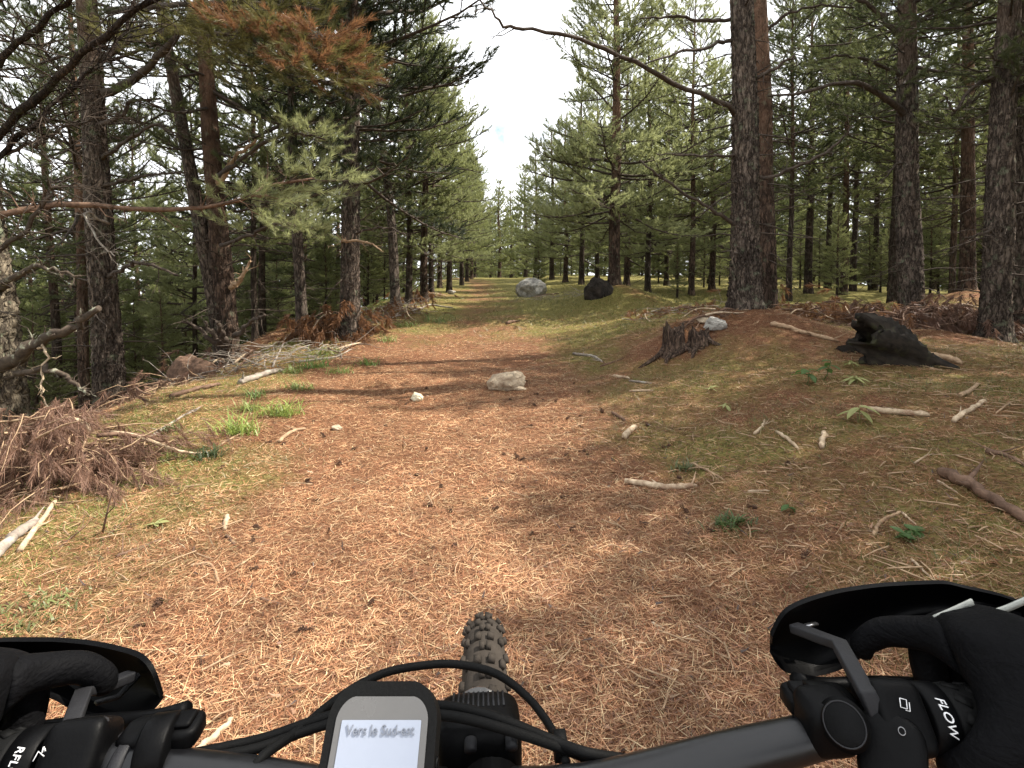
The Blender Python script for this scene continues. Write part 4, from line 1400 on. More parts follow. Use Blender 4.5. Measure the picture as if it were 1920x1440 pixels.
spots = [(1020, 752), (1000, 760), (1010, 740), (955, 750), (915, 760), (760, 760), (690, 755), (1062, 788), (1085, 782), (1215, 800), (945, 852), (985, 862), (660, 845), (545, 1080), (485, 1068), (1275, 898), (935, 955), (560, 1185), (380, 1250), (475, 1020),
         (1050, 935), (1215, 985), (1290, 965), (1000, 1000), (720, 800), (420, 875), (600, 940), (1120, 760), (1130, 775), (1040, 755), (880, 790), (985, 715), (1105, 735), (1075, 720), (640, 870), (530, 835), (510, 830), (610, 820), (1240, 840), (1255, 838), (1085, 800), (1340, 1000), (1505, 1050), (1100, 855), (700, 1130), (1480, 870), (1420, 955), (815, 1030), (300, 1130), (250, 1180)]
rc = random.Random(3)
spots += [(rc.gauss(860, 190), 700 + 330 * rc.random() ** 1.6) for _ in range(22)]
for k, (a, c) in enumerate(spots):
    p = gp(a, c)
    o = link('pine_cone', CM, None, None, (p.x, p.y, hz(p.x, p.y) + .009))
    o.rotation_euler = (R(random.uniform(60, 115)), random.uniform(0, .5), random.random() * 6.28)
    o.scale = (random.uniform(.45, .78),) * 3
    tag(o, 'small dark pine cone lying among the fallen needles', 'pine cone', 'pine cones on the needle covered floor')

# ------------------------------------------------------------------ brush heaps
def heap(name, label, cx, cy, rx, ry, hh, nst, ntuft, seed, fol='fol_deep', lod='near', wood='twig', rot=0.0, Lmul=1.0, big=4):
    rng = np.random.default_rng(seed)
    z0 = hz(cx, cy)
    t = thing(name, label, 'brush pile', (cx, cy, z0))
    w, P, D = MB(), [], []
    ca, sa = math.cos(rot), math.sin(rot)
    for k in range(nst):
        rr = math.sqrt(rng.random())
        th = rng.random() * 6.28
        lx, ly = rr * math.cos(th) * rx, rr * math.sin(th) * ry
        px_, py_ = lx * ca - ly * sa, lx * sa + ly * ca
        zz = hz(cx + px_, cy + py_) - z0 + hh * (1 - rr * rr) * rng.random()
        az = rng.random() * 6.28
        d = np.array([math.cos(az), math.sin(az), rng.normal(.05, .22)])
        L = Lmul * (.25 + .6 * rng.random())
        pts = [np.array([px_, py_, zz + .02])]
        for q in range(5):
            d = unit(d + rng.standard_normal(3) * .2 + np.array([0, 0, -.12]))
            nx_ = pts[-1] + d * L / 5
            nx_[2] = max(nx_[2], hz(cx + nx_[0], cy + nx_[1]) - z0 + .008)
            pts.append(nx_)
        r0 = .003 + .006 * rng.random()
        w.tube(pts, np.linspace(r0, .0015, 6), 4, False)
        if ntuft:
            for q in range(ntuft):
                i = rng.integers(1, 6)
                P.append(pts[i] + rng.standard_normal(3) * .02)
                D.append(unit(pts[i] - pts[i - 1]) * .7 + np.array([0, 0, -1.0]) + rng.standard_normal(3) * .3)
    o1 = link('twig_tangle', w.mesh('twig_tangle', True), M[wood], t)
    o1['kind'] = 'stuff'
    if ntuft:
        V, T = place_tufts(P, D, TUFT[lod], rng, .78 if lod == 'tassel' else 1.25)
        zf = H(V[:, 0] + cx, V[:, 1] + cy) - z0
        V[:, 2] = np.maximum(V[:, 2], zf + .004)
        nb = MB()
        nb.add(V, None, T)
        o2 = link('dead_foliage', nb.mesh('dead_foliage'), M[fol], t)
        o2['kind'] = 'stuff'
    for k in range(big):
        az = rng.random() * 6.28
        L = Lmul * (.5 + .5 * rng.random())
        a0 = np.array([rng.normal(0, rx * .45), rng.normal(0, ry * .45)])
        pts = []
        for f in np.linspace(0, 1, 8):
            q = a0 + np.array([math.cos(az + .5 * f), math.sin(az + .5 * f)]) * L * f
            q = np.array([q[0] * ca - q[1] * sa, q[0] * sa + q[1] * ca])
            pts.append((q[0], q[1], hz(cx + q[0], cy + q[1]) - z0 + hh * .75 * math.exp(-((q[0] / rx) ** 2 + (q[1] / ry) ** 2)) + .02 + .03 * math.sin(5 * f)))
        b_ = MB()
        b_.tube(pts, np.linspace(.016, .006, 8), 7, True, .1, rng)
        link('branch', b_.mesh('branch', True), M['pale' if k % 2 else 'brown'], t)
    return t
p = gp(120, 905)
heap('brush_heap', 'heap of cut pine branches with rust brown dead needles beside the gnarled pine', -2.92, 3.12, .60, .40, .46, 230, 8, 1, 'fol_deep', 'tassel', 'tan', .35, .66, 7)
heap('brush_heap', 'rust red brushwood heap against the foot of the broad dark pine', -3.25, 9.2, .75, .6, .5, 110, 5, 2, 'fol_rust', 'mid', 'twig', 0, 1.0, 4)
heap('brush_heap', 'low band of grey twigs along the verge below the thin dark pine', -3.4, 7.2, 1.4, .45, .22, 150, 0, 3, None, 'mid', 'grey', .9, 1.0, 6)
heap('brush_heap', 'bare grey slash piled along the far trail edge under the slim pines', -2.9, 12.0, 1.6, .55, .35, 150, 1, 4, 'fol_rust', 'mid', 'grey', 1.35, 1.0, 6)
heap('brush_heap', 'thin strip of dead branches further along the trail edge', -3.0, 16.0, 2.0, .5, .3, 120, 1, 5, 'fol_rust', 'far', 'grey', 1.5, 1.1, 5)
heap('brush_heap', 'dark brown brushwood heaped between the charred log and the broad shaded pine', 6.6, 7.7, 1.4, .6, .5, 220, 3, 6, 'fol_deep', 'mid', 'brown', -.1, 1.1, 8)
heap('brush_heap', 'loose red brown branches strewn behind the charred log', 5.4, 8.6, 1.4, .6, .35, 150, 2, 7, 'fol_rust', 'mid', 'brown', .1, 1.2, 6)
heap('brush_heap', 'dry twigs and red needles piled over the low rotten stump', 2.4, 6.35, .3, .2, .08, 30, 1, 8, 'fol_rust', 'near', 'brown', 0, .6, 3)
heap('brush_heap', 'sparse dead branches on the slope under the stout fissured pine', -4.5, 6.0, .9, .6, .18, 110, 1, 9, 'fol_deep', 'near', 'tan', .5, .9, 4)
heap('brush_heap', 'pile of rotting slash on the slope beside the buried brown boulder', -5.0, 7.6, .9, .5, .35, 130, 1, 10, 'fol_deep', 'mid', 'grey', .6, 1.0, 6)
heap('brush_heap', 'scattered light twigs lying around the large grey boulder', 1.3, 16.0, 1.3, .6, .16, 80, 0, 11, None, 'mid', 'grey', .1, .8, 3)
heap('brush_heap', 'thin dead sticks scattered behind the scaly trunk', 3.6, 9.5, 1.6, .6, .15, 90, 1, 12, 'fol_rust', 'mid', 'grey', 0, .9, 4)

# ------------------------------------------------------------------ green plants
def grass_tuft(label, px, py, wpx, hpx, n, col, seed, name='grass_tuft'):
    rng = np.random.default_rng(seed)
    p = gp(px, py)
    w = wpx * p.y / FPX / 2
    h = hpx * p.y / FPX
    b_ = MB()
    for k in range(n):
        bx, by = rng.normal(0, w * .5), rng.normal(0, w * .3)
        z = hz(p.x + bx, p.y + by) - p.z
        az = rng.random() * 6.28
        L = h * (.5 + 1.0 * rng.random() ** 1.5)
        d = np.array([math.cos(az), math.sin(az), 0])
        s_ = np.array([-d[1], d[0], 0])
        wd = .0026 + .003 * rng.random()
        sp = .35 + .95 * rng.random()
        V, Q = [], []
        for i in range(5):
            f = i / 4
            c = np.array([bx, by, z]) + d * L * sp * f ** 1.3 + np.array([0, 0, L * (f - .55 * sp * f * f)])
            ww = wd * (1 - f) ** .6 + .0004
            V += [c - s_ * ww, c + s_ * ww]
            if i:
                Q.append((2 * i - 2, 2 * i - 1, 2 * i + 1, 2 * i))
        b_.add(V, Q, None, np.array(col) * (.7 + .6 * rng.random()))
    o_ = link(name, b_.mesh(name), M['grass'], None, tuple(p))
    return tag(o_, label, 'grass')
G1 = (.26, .33, .08)
grass_tuft('bright yellow green clump of broad grass on the verge', 448, 812, 75, 42, 150, G1, 1)
grass_tuft('lush green grass clump next to the bright yellow green one', 525, 780, 75, 38, 140, G1, 2)
grass_tuft('green herb clump on the verge near the driftwood like log', 590, 690, 60, 30, 90, (.16, .27, .06), 3)
grass_tuft('small green clump at the verge under the broad dark pine', 690, 685, 40, 22, 60, (.15, .24, .06), 4)
grass_tuft('dark green low plant near the brush heap edge', 385, 858, 60, 26, 90, (.06, .085, .03), 5)
grass_tuft('dark green tuft beside the sloping verge pole', 318, 810, 45, 24, 60, (.09, .12, .04), 6)
grass_tuft('tall dry grass tuft on the slope above the bright clump', 480, 745, 60, 26, 70, (.14, .20, .06), 7)
grass_tuft('fresh green grass tuft in the sunny verge ahead of the guard', 90, 1130, 150, 16, 110, (.17, .20, .07), 8)
grass_tuft('fine green grass by the far trail edge', 815, 605, 60, 22, 90, (.14, .21, .06), 9)
grass_tuft('olive grass tuft in the shade near the pale bent bark', 1370, 985, 70, 24, 110, (.07, .11, .03), 10)
grass_tuft('deep green moss like tuft on the needles beside the curved stick', 1285, 880, 40, 18, 70, (.09, .11, .04), 11)
grass_tuft('green grass tuft close to the guard in the needles', 40, 1175, 130, 15, 90, (.17, .19, .07), 12)

for k, (a, c, w_, h_) in enumerate(((560, 730, 55, 24), (610, 665, 60, 20), (640, 700, 45, 18), (470, 770, 60, 26), (720, 640, 50, 16), (760, 612, 50, 15), (545, 700, 50, 20))):
    grass_tuft('low yellow green grass patch on the brushy verge', a, c, w_, h_, 90, (.22, .27, .08), 40 + k)['group'] = 'grass patches along the verge'

def leaf_mesh(L, W, curl):
    b_ = MB()
    V, Q = [], []
    n = 7
    for i in range(n):
        f = i / (n - 1)
        w = W * math.sin(math.pi * min(.97, .06 + .92 * f)) ** .8
        z = L * (.10 * f - curl * f * f)
        for s_ in (-1, -.5, 0, .5, 1):
            V.append((f * L, s_ * w, z + abs(s_) * W * .25))
    for i in range(n - 1):
        for j in range(4):
            a = i * 5 + j
            Q.append((a, a + 1, a + 6, a + 5))
    b_.add(V, Q)
    return b_.mesh('leaf', True)

def leafy(label, px, py, hpx, nl, L, W, curl, mat, seed, stalks=1):
    rng = random.Random(seed)
    p = gp(px, py)
    h = hpx * p.y / FPX
    t = thing('leafy_plant', label, 'plant', tuple(p))
    lm = leaf_mesh(L, W, curl)
    lm.materials.append(M[mat])
    for s_ in range(stalks):
        a = rng.random() * 6.28
        off = Vector((math.cos(a), math.sin(a), 0)) * (.06 * s_)
        b_ = MB()
        tip = off + Vector((rng.uniform(-.04, .04), rng.uniform(-.03, .03), h))
        b_.tube([tuple(off), tuple(off * .7 + tip * .3 + Vector((.01, 0, 0))), tuple(tip)], [.004, .003, .002], 5)
        link('stem', b_.mesh('stem', True), M[mat], t)
        for k in range(nl):
            f = .45 + .55 * (k + 1) / nl
            o_ = link('leaf', lm, None, t, tuple(off * (1 - f) + tip * f))
            o_.rotation_euler = (rng.uniform(-.2, .2), rng.uniform(-.3, .35), k * 2.4 + rng.random())
            o_.scale = (rng.uniform(.7, 1.15),) * 3
    return t
leafy('broad leaved dark green seedling in front of the needle mound', 1512, 722, 28, 6, .11, .030, .5, 'leaf', 1)
leafy('small green leaved seedling beside the broad leaved dark green one', 1545, 712, 36, 5, .09, .024, .4, 'leaf', 2)
leafy('pale yellow leaved withered plant at the end of the long tan branch', 1608, 792, 30, 6, .10, .026, .6, 'leaf_pale', 3)
leafy('spiky cream leaved plant in front of the charred log', 1600, 690, 14, 9, .08, .011, .3, 'leaf_pale', 4)
leafy('yellow green fern like plant below the spiky cream one', 1605, 720, 12, 10, .10, .010, .4, 'leaf_pale', 5, 2)
leafy('low round leaved green plant beside the bent strip of bark', 1705, 1005, 10, 8, .045, .022, .2, 'leaf', 6, 2)
leafy('small dark leaved sprig in the shaded grass', 1490, 962, 12, 5, .04, .015, .3, 'leaf', 7)
leafy('pale sprouting leaf rosette on the sunny needles', 285, 985, 8, 6, .06, .012, .3, 'leaf_pale', 8)
leafy('dry silvery sprig lying on the olive needles', 1332, 732, 8, 7, .07, .009, .2, 'leaf_pale', 9)
leafy('dull green seedling in the grass near the curved stick', 1362, 768, 12, 6, .08, .012, .4, 'leaf_pale', 10)
#@@BIKE
# ------------------------------------------------------------------ the mountain bike
BIKE = thing('mountain_bike', 'black mountain bike with hand guards seen from the saddle on the trail', 'bicycle', (-.012, .296, hz(-.03, .65)))
BO = np.array(BIKE.location)
U = np.array(unit(np.array([.534, .034, 0.0])))          # along the bar
VF = np.array([-U[1], U[0], 0.0])                        # forward of the bar
ZU = np.array([0, 0, 1.0])
GL = np.array([-.268, .281, 1.037])
GR = np.array([.258, .312, 1.037])
CC = np.array([-.012, .294, 1.001])

def part(name, b_, mat, parent=None, smooth=True, label=None, bevel=0):
    if b_.v:
        b_.v = [np.concatenate(b_.v) - BO]
    o_ = link(name, b_.mesh(name, smooth), M[mat], parent or BIKE)
    if label:
        o_['label'] = label
    if bevel:
        md = o_.modifiers.new('soft_edge', 'BEVEL')
        md.width = bevel
        md.segments = 3
        md.limit_method = 'ANGLE'
    return o_

def lathe(b_, axis0, axis1, prof, sides=28, cap=True):
    """prof: list of (fraction along axis, radius)"""
    a0, a1 = np.array(axis0, float), np.array(axis1, float)
    pts = [a0 + (a1 - a0) * f for f, r in prof]
    T = unit(a1 - a0)
    ref = ZU if abs(T[2]) < .9 else np.array([1.0, 0, 0])
    N = unit(np.cross(T, ref))
    B = np.cross(T, N)
    a = np.arange(sides) * 2 * math.pi / sides
    V = np.concatenate([p + r * (np.cos(a)[:, None] * N + np.sin(a)[:, None] * B) for p, (f, r) in zip(pts, prof)])
    n = len(prof)
    i = np.arange(n - 1)[:, None] * sides
    j = np.arange(sides)[None]
    k = (j + 1) % sides
    Q = np.stack([i + j, i + k, i + sides + k, i + sides + j], -1).reshape(-1, 4)
    tr = []
    if cap:
        V = np.vstack([V, pts[0], pts[-1]])
        m = n * sides
        for s_ in range(sides):
            tr += [(m, (s_ + 1) % sides, s_), (m + 1, (n - 1) * sides + s_, (n - 1) * sides + (s_ + 1) % sides)]
    b_.add(V, Q, tr)

def rbox(c, ex, ey, ez, e=.45, n=14):
    """rounded block (superellipsoid)"""
    b_ = MB()
    V = []
    th = np.linspace(-math.pi / 2, math.pi / 2, n)
    ph = np.linspace(0, 2 * math.pi, 2 * n, endpoint=False)
    sg = lambda w, p: np.sign(w) * np.abs(w) ** p
    for t_ in th:
        for p_ in ph:
            V.append(np.array(c) + np.array(ex) * sg(math.cos(t_), e) * sg(math.cos(p_), e) + np.array(ey) * sg(math.cos(t_), e) * sg(math.sin(p_), e) + np.array(ez) * sg(math.sin(t_), e))
    m = 2 * n
    i = np.arange(n - 1)[:, None] * m
    j = np.arange(m)[None]
    k = (j + 1) % m
    b_.add(np.array(V), np.stack([i + j, i + k, i + m + k, i + m + j], -1).reshape(-1, 4))
    return b_

# bar, stem, head tube
GLo = GL - U * .125 - VF * .012
GRo = GR + U * .125 - VF * .012
b_ = MB()
bp = smoothpath([GLo, GL, GL * .62 + CC * .38, CC - U * .06, CC, CC + U * .06, GR * .62 + CC * .38, GR, GRo], 48)
fr = np.abs(np.linspace(-1, 1, 48))
b_.tube(bp, np.where(fr < .2, .0159, np.clip(.0159 - (fr - .2) * .0115, .0111, 1)), 24)
hb_ = part('handlebar', b_, 'bar')
b_ = MB()
b_.box(CC + U * .046 + ZU * .0150 - VF * .006, U * .009, VF * .0016, ZU * .0012)
part('bar_label', b_, 'metal', hb_, False)
b_ = MB()
SA = CC - VF * .048 + ZU * (-.012)                     # steerer top
b_.tube([CC + VF * .012, CC - VF * .02 - ZU * .004, SA], [.019, .017, .019], 20)
stem = part('stem', b_, 'blk')
for sgn in (-1, 1):
    b_ = MB()
    lathe(b_, CC + U * .013 * sgn + VF * .019 + ZU * .014, CC + U * .013 * sgn + VF * .025 + ZU * .016, [(0, .004), (1, .004)], 12)
    part('bolt', b_, 'strap', stem)
axle = CC + VF * .478
axle[2] = BO[2] + .367
b_ = MB()
crown_pt = CC + VF * .135 - ZU * .30
b_.tube([SA + ZU * .022, SA, crown_pt + ZU * .02], [.0185, .021, .024], 20)
part('head_tube', b_, 'blk')
# front light on the bar clamp
LC = np.array(at(897, 1384, .350))
ex, ey, ez = U * .0290, (VF * .93 - ZU * .30) * .026, (ZU * .95 + VF * .3) * .020
lampo = part('front_light', rbox(LC, ex, ey, ez, .42, 16), 'blk', label='ribbed black lamp housing')
for k in range(11):
    b_ = MB()
    cx_ = LC + U * (-.0175 + .0035 * k) + ez * 1.0 + ey * .25
    b_.box(cx_, U * .0007, ey * .40, ez * .02)
    part('rib', b_, 'strap', lampo, False)
b_ = MB()
lathe(b_, LC + ey * .93, LC + ey * 1.06, [(0, .020), (1, .019)], 24)
part('lens', b_, 'screen_rim', lampo)
b_ = MB()
b_.tube([CC + ZU * .004 + VF * .005, LC - ey * .5 - ez * .3], [.008, .008], 10)
part('lamp_mount', b_, 'blk', lampo)

# fork and front wheel
b_ = MB()
b_.box(crown_pt, U * .066, VF * .026, ZU * .020)
part('fork_crown', b_, 'blk', None, False, None, .010)
for sgn in (-1, 1):
    b_ = MB()
    top_ = crown_pt + U * .060 * sgn + ZU * .01
    bot_ = axle + U * .055 * sgn - ZU * .01
    lathe(b_, top_, bot_, [(0, .0175), (.42, .0175), (.43, .024), (.92, .021), (1, .016)], 20)
    part('fork_leg', b_, 'blk')
b_ = MB()
R0, r0 = .333, .036
nt_, ns_ = 120, 16
aa = np.arange(nt_) * 2 * math.pi / nt_
bb = np.arange(ns_) * 2 * math.pi / ns_
def wpt(cen, fw, A, rr, lat):
    return cen + (fw * np.cos(A) + ZU * np.sin(A)) * rr + U * lat
def torus(cen, fw):
    V = np.array([[wpt(cen, fw, a, R0 + r0 * math.cos(q) * .97, r0 * math.sin(q)) for q in bb] for a in aa]).reshape(-1, 3)
    i = np.arange(nt_)[:, None]
    j = np.arange(ns_)[None]
    i2, j2 = (i + 1) % nt_, (j + 1) % ns_
    return V, np.stack([i * ns_ + j, i2 * ns_ + j, i2 * ns_ + j2, i * ns_ + j2], -1).reshape(-1, 4)
def wheel(cen, fw, name):
    wo_ = bpy.data.objects.new(name, None)
    COL.objects.link(wo_)
    wo_.parent = BIKE
    b1 = MB()
    b1.add(*torus(cen, fw))
    part('tyre', b1, 'tyre', wo_)
    b2 = MB()
    nk = 78
    for k in range(nk):
        a = 2 * math.pi * k / nk
        rows = ((-.0105, .0055), (.0105, .0055)) if k % 2 else ((-.004, .0042), (.0065, .0042))
        rows = rows + (((-.0265, .0045), (.0265, .0045)) if k % 2 else ((-.033, .004), (.033, .004)))
        for lat, hw in rows:
            q = math.asin(max(-.98, min(.98, lat / (r0 * 1.0))))
            rn = (fw * math.cos(a) + ZU * math.sin(a)) * math.cos(q) + U * math.sin(q)
            tg = -fw * math.sin(a) + ZU * math.cos(a)
            lt = np.cross(rn, tg)
            c = wpt(cen, fw, a, R0 + r0 * math.cos(q), r0 * math.sin(q))
            b2.box(c + rn * .0016, lt * hw, tg * .0066, rn * .0042)
    tr_ = part('tread', b2, 'tyre', wo_, False)
    tr_['kind'] = 'stuff'
    b3 = MB()
    for lat in (-1, 1):
        pts = [wpt(cen, fw, a, .312, .013 * lat) for a in np.append(aa, aa[0])]
        b3.tube(pts, .007, 6, False)
    part('rim', b3, 'blk', wo_)
    b4 = MB()
    lathe(b4, cen - U * .05, cen + U * .05, [(0, .012), (.2, .028), (.3, .016), (.7, .016), (.8, .028), (1, .012)], 20)
    part('hub', b4, 'blk', wo_)
    for k in range(28):
        a = 2 * math.pi * k / 28
        s_ = 1 if k % 2 else -1
        b5 = MB()
        b5.tube([wpt(cen, fw, a + .35 * (1 if k % 4 < 2 else -1), .024, .03 * s_), wpt(cen, fw, a, .312, .006 * s_)], .001, 4, False)
        part('spoke', b5, 'metal', wo_, False)
    return wo_
wheel(axle, VF, 'front_wheel')
# frame and rear wheel behind and below the view
FD = np.array([0.0, 1.0, 0.0])
FX = np.array([1.0, 0, 0])
HT, HB = SA - ZU * .06, crown_pt + ZU * .05
BB = np.array([HT[0], HT[1] - .47, BO[2] + .335])
ST = np.array([HT[0], HT[1] - .60, BO[2] + .80])
RA = np.array([HT[0], HT[1] - .91, BO[2] + .367])
for nm_, a, c, r1, r2 in (('top_tube', HT, ST, .019, .016), ('down_tube', HB, BB, .026, .024), ('seat_tube', BB, ST, .018, .018)):
    b_ = MB()
    b_.tube([a, c], [r1, r2], 18)
    part(nm_, b_, 'bar')
for sgn in (-1, 1):
    for c in (BB, ST - ZU * .06):
        b_ = MB()
        b_.tube([c + FX * .02 * sgn, RA + FX * .062 * sgn], [.011, .009], 12)
        part('rear_stay', b_, 'bar')
    b_ = MB()
    e0 = BB + FX * .06 * sgn
    b_.tube([e0, e0 + np.array([.02 * sgn, .17 * sgn, 0])], [.010, .012], 10)
    part('crank_arm', b_, 'blk')
    b_ = MB()
    b_.box(e0 + np.array([.075 * sgn, .17 * sgn, 0]), FX * .048, FD * .045, ZU * .008)
    part('pedal', b_, 'blk', None, False, None, .006)
SP = ST + np.array([0, -.05, .20])
b_ = MB()
b_.tube([ST, SP], [.0145, .0145], 14)
part('seat_post', b_, 'blk')
part('saddle', rbox(SP + ZU * .03 + FD * .02, FX * .068, FD * .13, ZU * .024, .7, 12), 'rubber')
sv_ = (U, VF)
U, VF_ = FX, FD
wheel(RA, FD, 'rear_wheel')
U = sv_[0]

# grips, rings, control boxes, clamps, guards --------------------------------
def text_mesh(body, size, extr=.0004):
    cu = bpy.data.curves.new('txt', 'FONT')
    cu.body = body
    cu.size = size
    cu.extrude = extr
    cu.align_x = 'CENTER'
    cu.align_y = 'CENTER'
    cu.resolution_u = 3
    to = bpy.data.objects.new('txt', cu)
    COL.objects.link(to)
    bpy.context.view_layer.update()
    me_ = bpy.data.meshes.new_from_object(to.evaluated_get(bpy.context.evaluated_depsgraph_get()))
    bpy.data.objects.remove(to)
    return me_

def text_on(name, body, size, pos, right, up, mat, parent, shear=0.0, wrap=None):
    """flat lettering; right/up give its reading directions; wrap = radius to curl round"""
    me_ = text_mesh(body, size)
    r_, u_ = unit(np.array(right, float)), unit(np.array(up, float))
    n_ = np.cross(r_, u_)
    co = np.zeros(len(me_.vertices) * 3)
    me_.vertices.foreach_get('co', co)
    co = co.reshape(-1, 3)
    co[:, 0] += co[:, 1] * shear
    if wrap:
        th = co[:, 0] / wrap
        X_ = wrap * np.sin(th)
        Z_ = wrap * (np.cos(th) - 1) + co[:, 2]
    else:
        X_, Z_ = co[:, 0], co[:, 2]
    W_ = np.array(pos, float) + X_[:, None] * r_ + co[:, 1:2] * u_ + Z_[:, None] * n_ - BO
    me_.vertices.foreach_set('co', W_.astype(np.float32).ravel())
    me_.materials.clear()
    o_ = link(name, me_, M[mat], parent)
    me_.update()
    return o_

def strap(pts, width, thick, side):
    b_ = MB()
    P = [np.array(p, float) for p in pts]
    V = []
    for i, p in enumerate(P):
        t_ = unit(P[min(i + 1, len(P) - 1)] - P[max(i - 1, 0)])
        s_ = unit(np.array(side, float) - t_ * np.dot(side, t_))
        n_ = np.cross(t_, s_)
        for q, w in ((-1, -1), (1, -1), (1, 1), (-1, 1)):
            V.append(p + s_ * width * .5 * q + n_ * thick * .5 * w)
    Q = [(0, 3, 2, 1)]
    for i in range(len(P) - 1):
        for q in range(4):
            a, c = 4 * i + q, 4 * i + (q + 1) % 4
            Q.append((a, c, c + 4, a + 4))
    m = 4 * (len(P) - 1)
    Q.append((m, m + 1, m + 2, m + 3))
    b_.add(V, Q)
    return b_

def guard(cols, label, zf):
    """curved shield: cols = (px, top, bottom); zf(px) = depth"""
    n = 72
    px_ = np.linspace(cols[0][0], cols[-1][0], n)
    tp = np.interp(px_, [c[0] for c in cols], [c[1] for c in cols])
    bt = np.interp(px_, [c[0] for c in cols], [c[2] for c in cols])
    for _ in range(5):
        tp[1:-1] = (tp[:-2] + 2 * tp[1:-1] + tp[2:]) / 4
        bt[1:-1] = (bt[:-2] + 2 * bt[1:-1] + bt[2:]) / 4
    m = 9
    F, Bk = [], []
    for i in range(n):
        for j in range(m):
            f = j / (m - 1)
            py = tp[i] + (bt[i] - tp[i]) * f
            z = zf(px_[i]) - .016 * (2 * f - 1) ** 2 + .012 * (1 - f)
            p = np.array(at(px_[i], py, z))
            F.append(p)
            Bk.append(p + np.array([0, .0038, .0006]))
    b_ = MB()
    V = np.array(F + Bk)
    o2 = n * m
    Q = []
    for i in range(n - 1):
        for j in range(m - 1):
            a = i * m + j
            Q.append((a, a + 1, a + m + 1, a + m))
            Q.append((o2 + a, o2 + a + m, o2 + a + m + 1, o2 + a + 1))
    for i in range(n - 1):
        for j in (0, m - 1):
            a = i * m + j
            Q.append((a, a + m, o2 + a + m, o2 + a))
    for j in range(m - 1):
        for i in (0, n - 1):
            a = i * m + j
            Q.append((a, a + 1, o2 + a + 1, o2 + a))
    b_.add(V, Q)
    o_ = part('hand_guard', b_, 'guard', None, True, label)
    md = o_.modifiers.new('es', 'EDGE_SPLIT')
    md.split_angle = R(50)
    return o_

gdR = guard([(1448, 1195, 1232), (1453, 1172, 1252), (1466, 1153, 1261), (1490, 1138, 1265), (1530, 1123, 1270), (1580, 1110, 1256), (1650, 1100, 1212), (1720, 1096, 1185), (1782, 1094, 1180), (1800, 1101, 1184), (1880, 1118, 1200), (1990, 1160, 1240)], 'black curved shield over the far brake lever', lambda q: .405 - .055 * ((q - 1640) / 330) ** 2)
gdL = guard([(-150, 1235, 1300), (-60, 1212, 1296), (0, 1203, 1292), (100, 1203, 1310), (150, 1207, 1342), (190, 1213, 1353), (235, 1224, 1355), (262, 1233, 1346), (285, 1256, 1336), (296, 1285, 1330), (300, 1310, 1318)], 'black curved shield with a fluted inner rib', lambda q: .385 - .050 * ((q - 110) / 280) ** 2)
part('guard_bracket', strap([at(1648, 1352, .315), at(1640, 1330, .312), at(1626, 1302, .314), at(1600, 1255, .332), at(1574, 1208, .352), at(1540, 1196, .366), at(1488, 1176, .385)], .0105, .006, U), 'strap', None, False, 'dark grey bent arm holding the shield', .0012)
part('guard_bracket', strap([at(108, 1425, .298), at(118, 1400, .298), at(136, 1352, .314), at(156, 1298, .336), at(190, 1290, .348), at(248, 1266, .366)], .0100, .006, U), 'strap', None, False, 'dark grey bent arm', .0012)
# inner moulded ribs of the shields
part('shield_rib', strap([at(180, 1318, .350), at(222, 1306, .362), at(262, 1264, .372)], .002, .004, ZU), 'strap', gdL, False)
part('shield_rib', strap([at(1510, 1173, .390), at(1532, 1169, .394)], .0012, .003, ZU), 'metal', gdR, False)

def cockpit(sgn, G, Go, tag_txt):
    ax = unit(Go - G)
    # grip with tread blocks
    b_ = MB()
    lathe(b_, G + ax * .012, Go, [(0, .0165), (.02, .0172), (.97, .0168), (1, .0150)], 32)
    gr = part('grip', b_, 'rubber')
    for k in range(9):
        for q in range(10):
            an = 2 * math.pi * (q + .5 * (k % 2)) / 10
            N_ = unit(np.cross(ax, ZU))
            B_ = np.cross(ax, N_)
            rn = N_ * math.cos(an) + B_ * math.sin(an)
            tn = np.cross(ax, rn)
            b_ = MB()
            c = G + ax * (.020 + .011 * k) + rn * .0172
            b_.box(c, (ax * .8 + tn * .5) * .0046, (tn * .8 - ax * .5) * .0028, rn * .0009)
            if k < 3:
                part('tread_block', b_, 'rubber', gr, False)
    b_ = MB()
    lathe(b_, G - ax * .004, G + ax * .012, [(0, .0165), (.08, .0185), (.92, .0185), (1, .0165)], 32)
    ring = part('lock_ring', b_, 'blk')
    view = unit(np.array([0, 0, CAM_H]) - (G + ax * .004))
    nrm = unit(view - ax * np.dot(view, ax))
    dn = np.cross(ax * sgn, nrm) * (1)
    dn = dn if dn[2] < 0 else -dn
    # lettering runs round the ring, reading downwards
    text_on('lettering', tag_txt, .0070 if sgn > 0 else .0056, G + ax * .004 + nrm * .0192, dn, np.cross(nrm, dn), 'white', ring, .25, .0192)
    # control box
    c = G - ax * .022
    ezv = nrm
    eyv = np.cross(ax * sgn, nrm)
    cb = part('switch_box', rbox(c + ezv * .006, ax * .0155, eyv * .019, ezv * .0165, .38, 14), 'blk', None, True)
    part('switch_key', rbox(c + ezv * .0150 + unit(VF * .8 + ZU * .6) * .0125, ax * .0135, eyv * .0065, ezv * .0065, .5, 10), 'strap', cb)
    return ring, cb, ax, nrm, dn, c
ringR, boxR, axR, nR, dR, cR = cockpit(1, GR, GRo, 'FLOW')
ringL, boxL, axL, nL, dL, cL = cockpit(-1, GL, GLo, 'RFLOW')

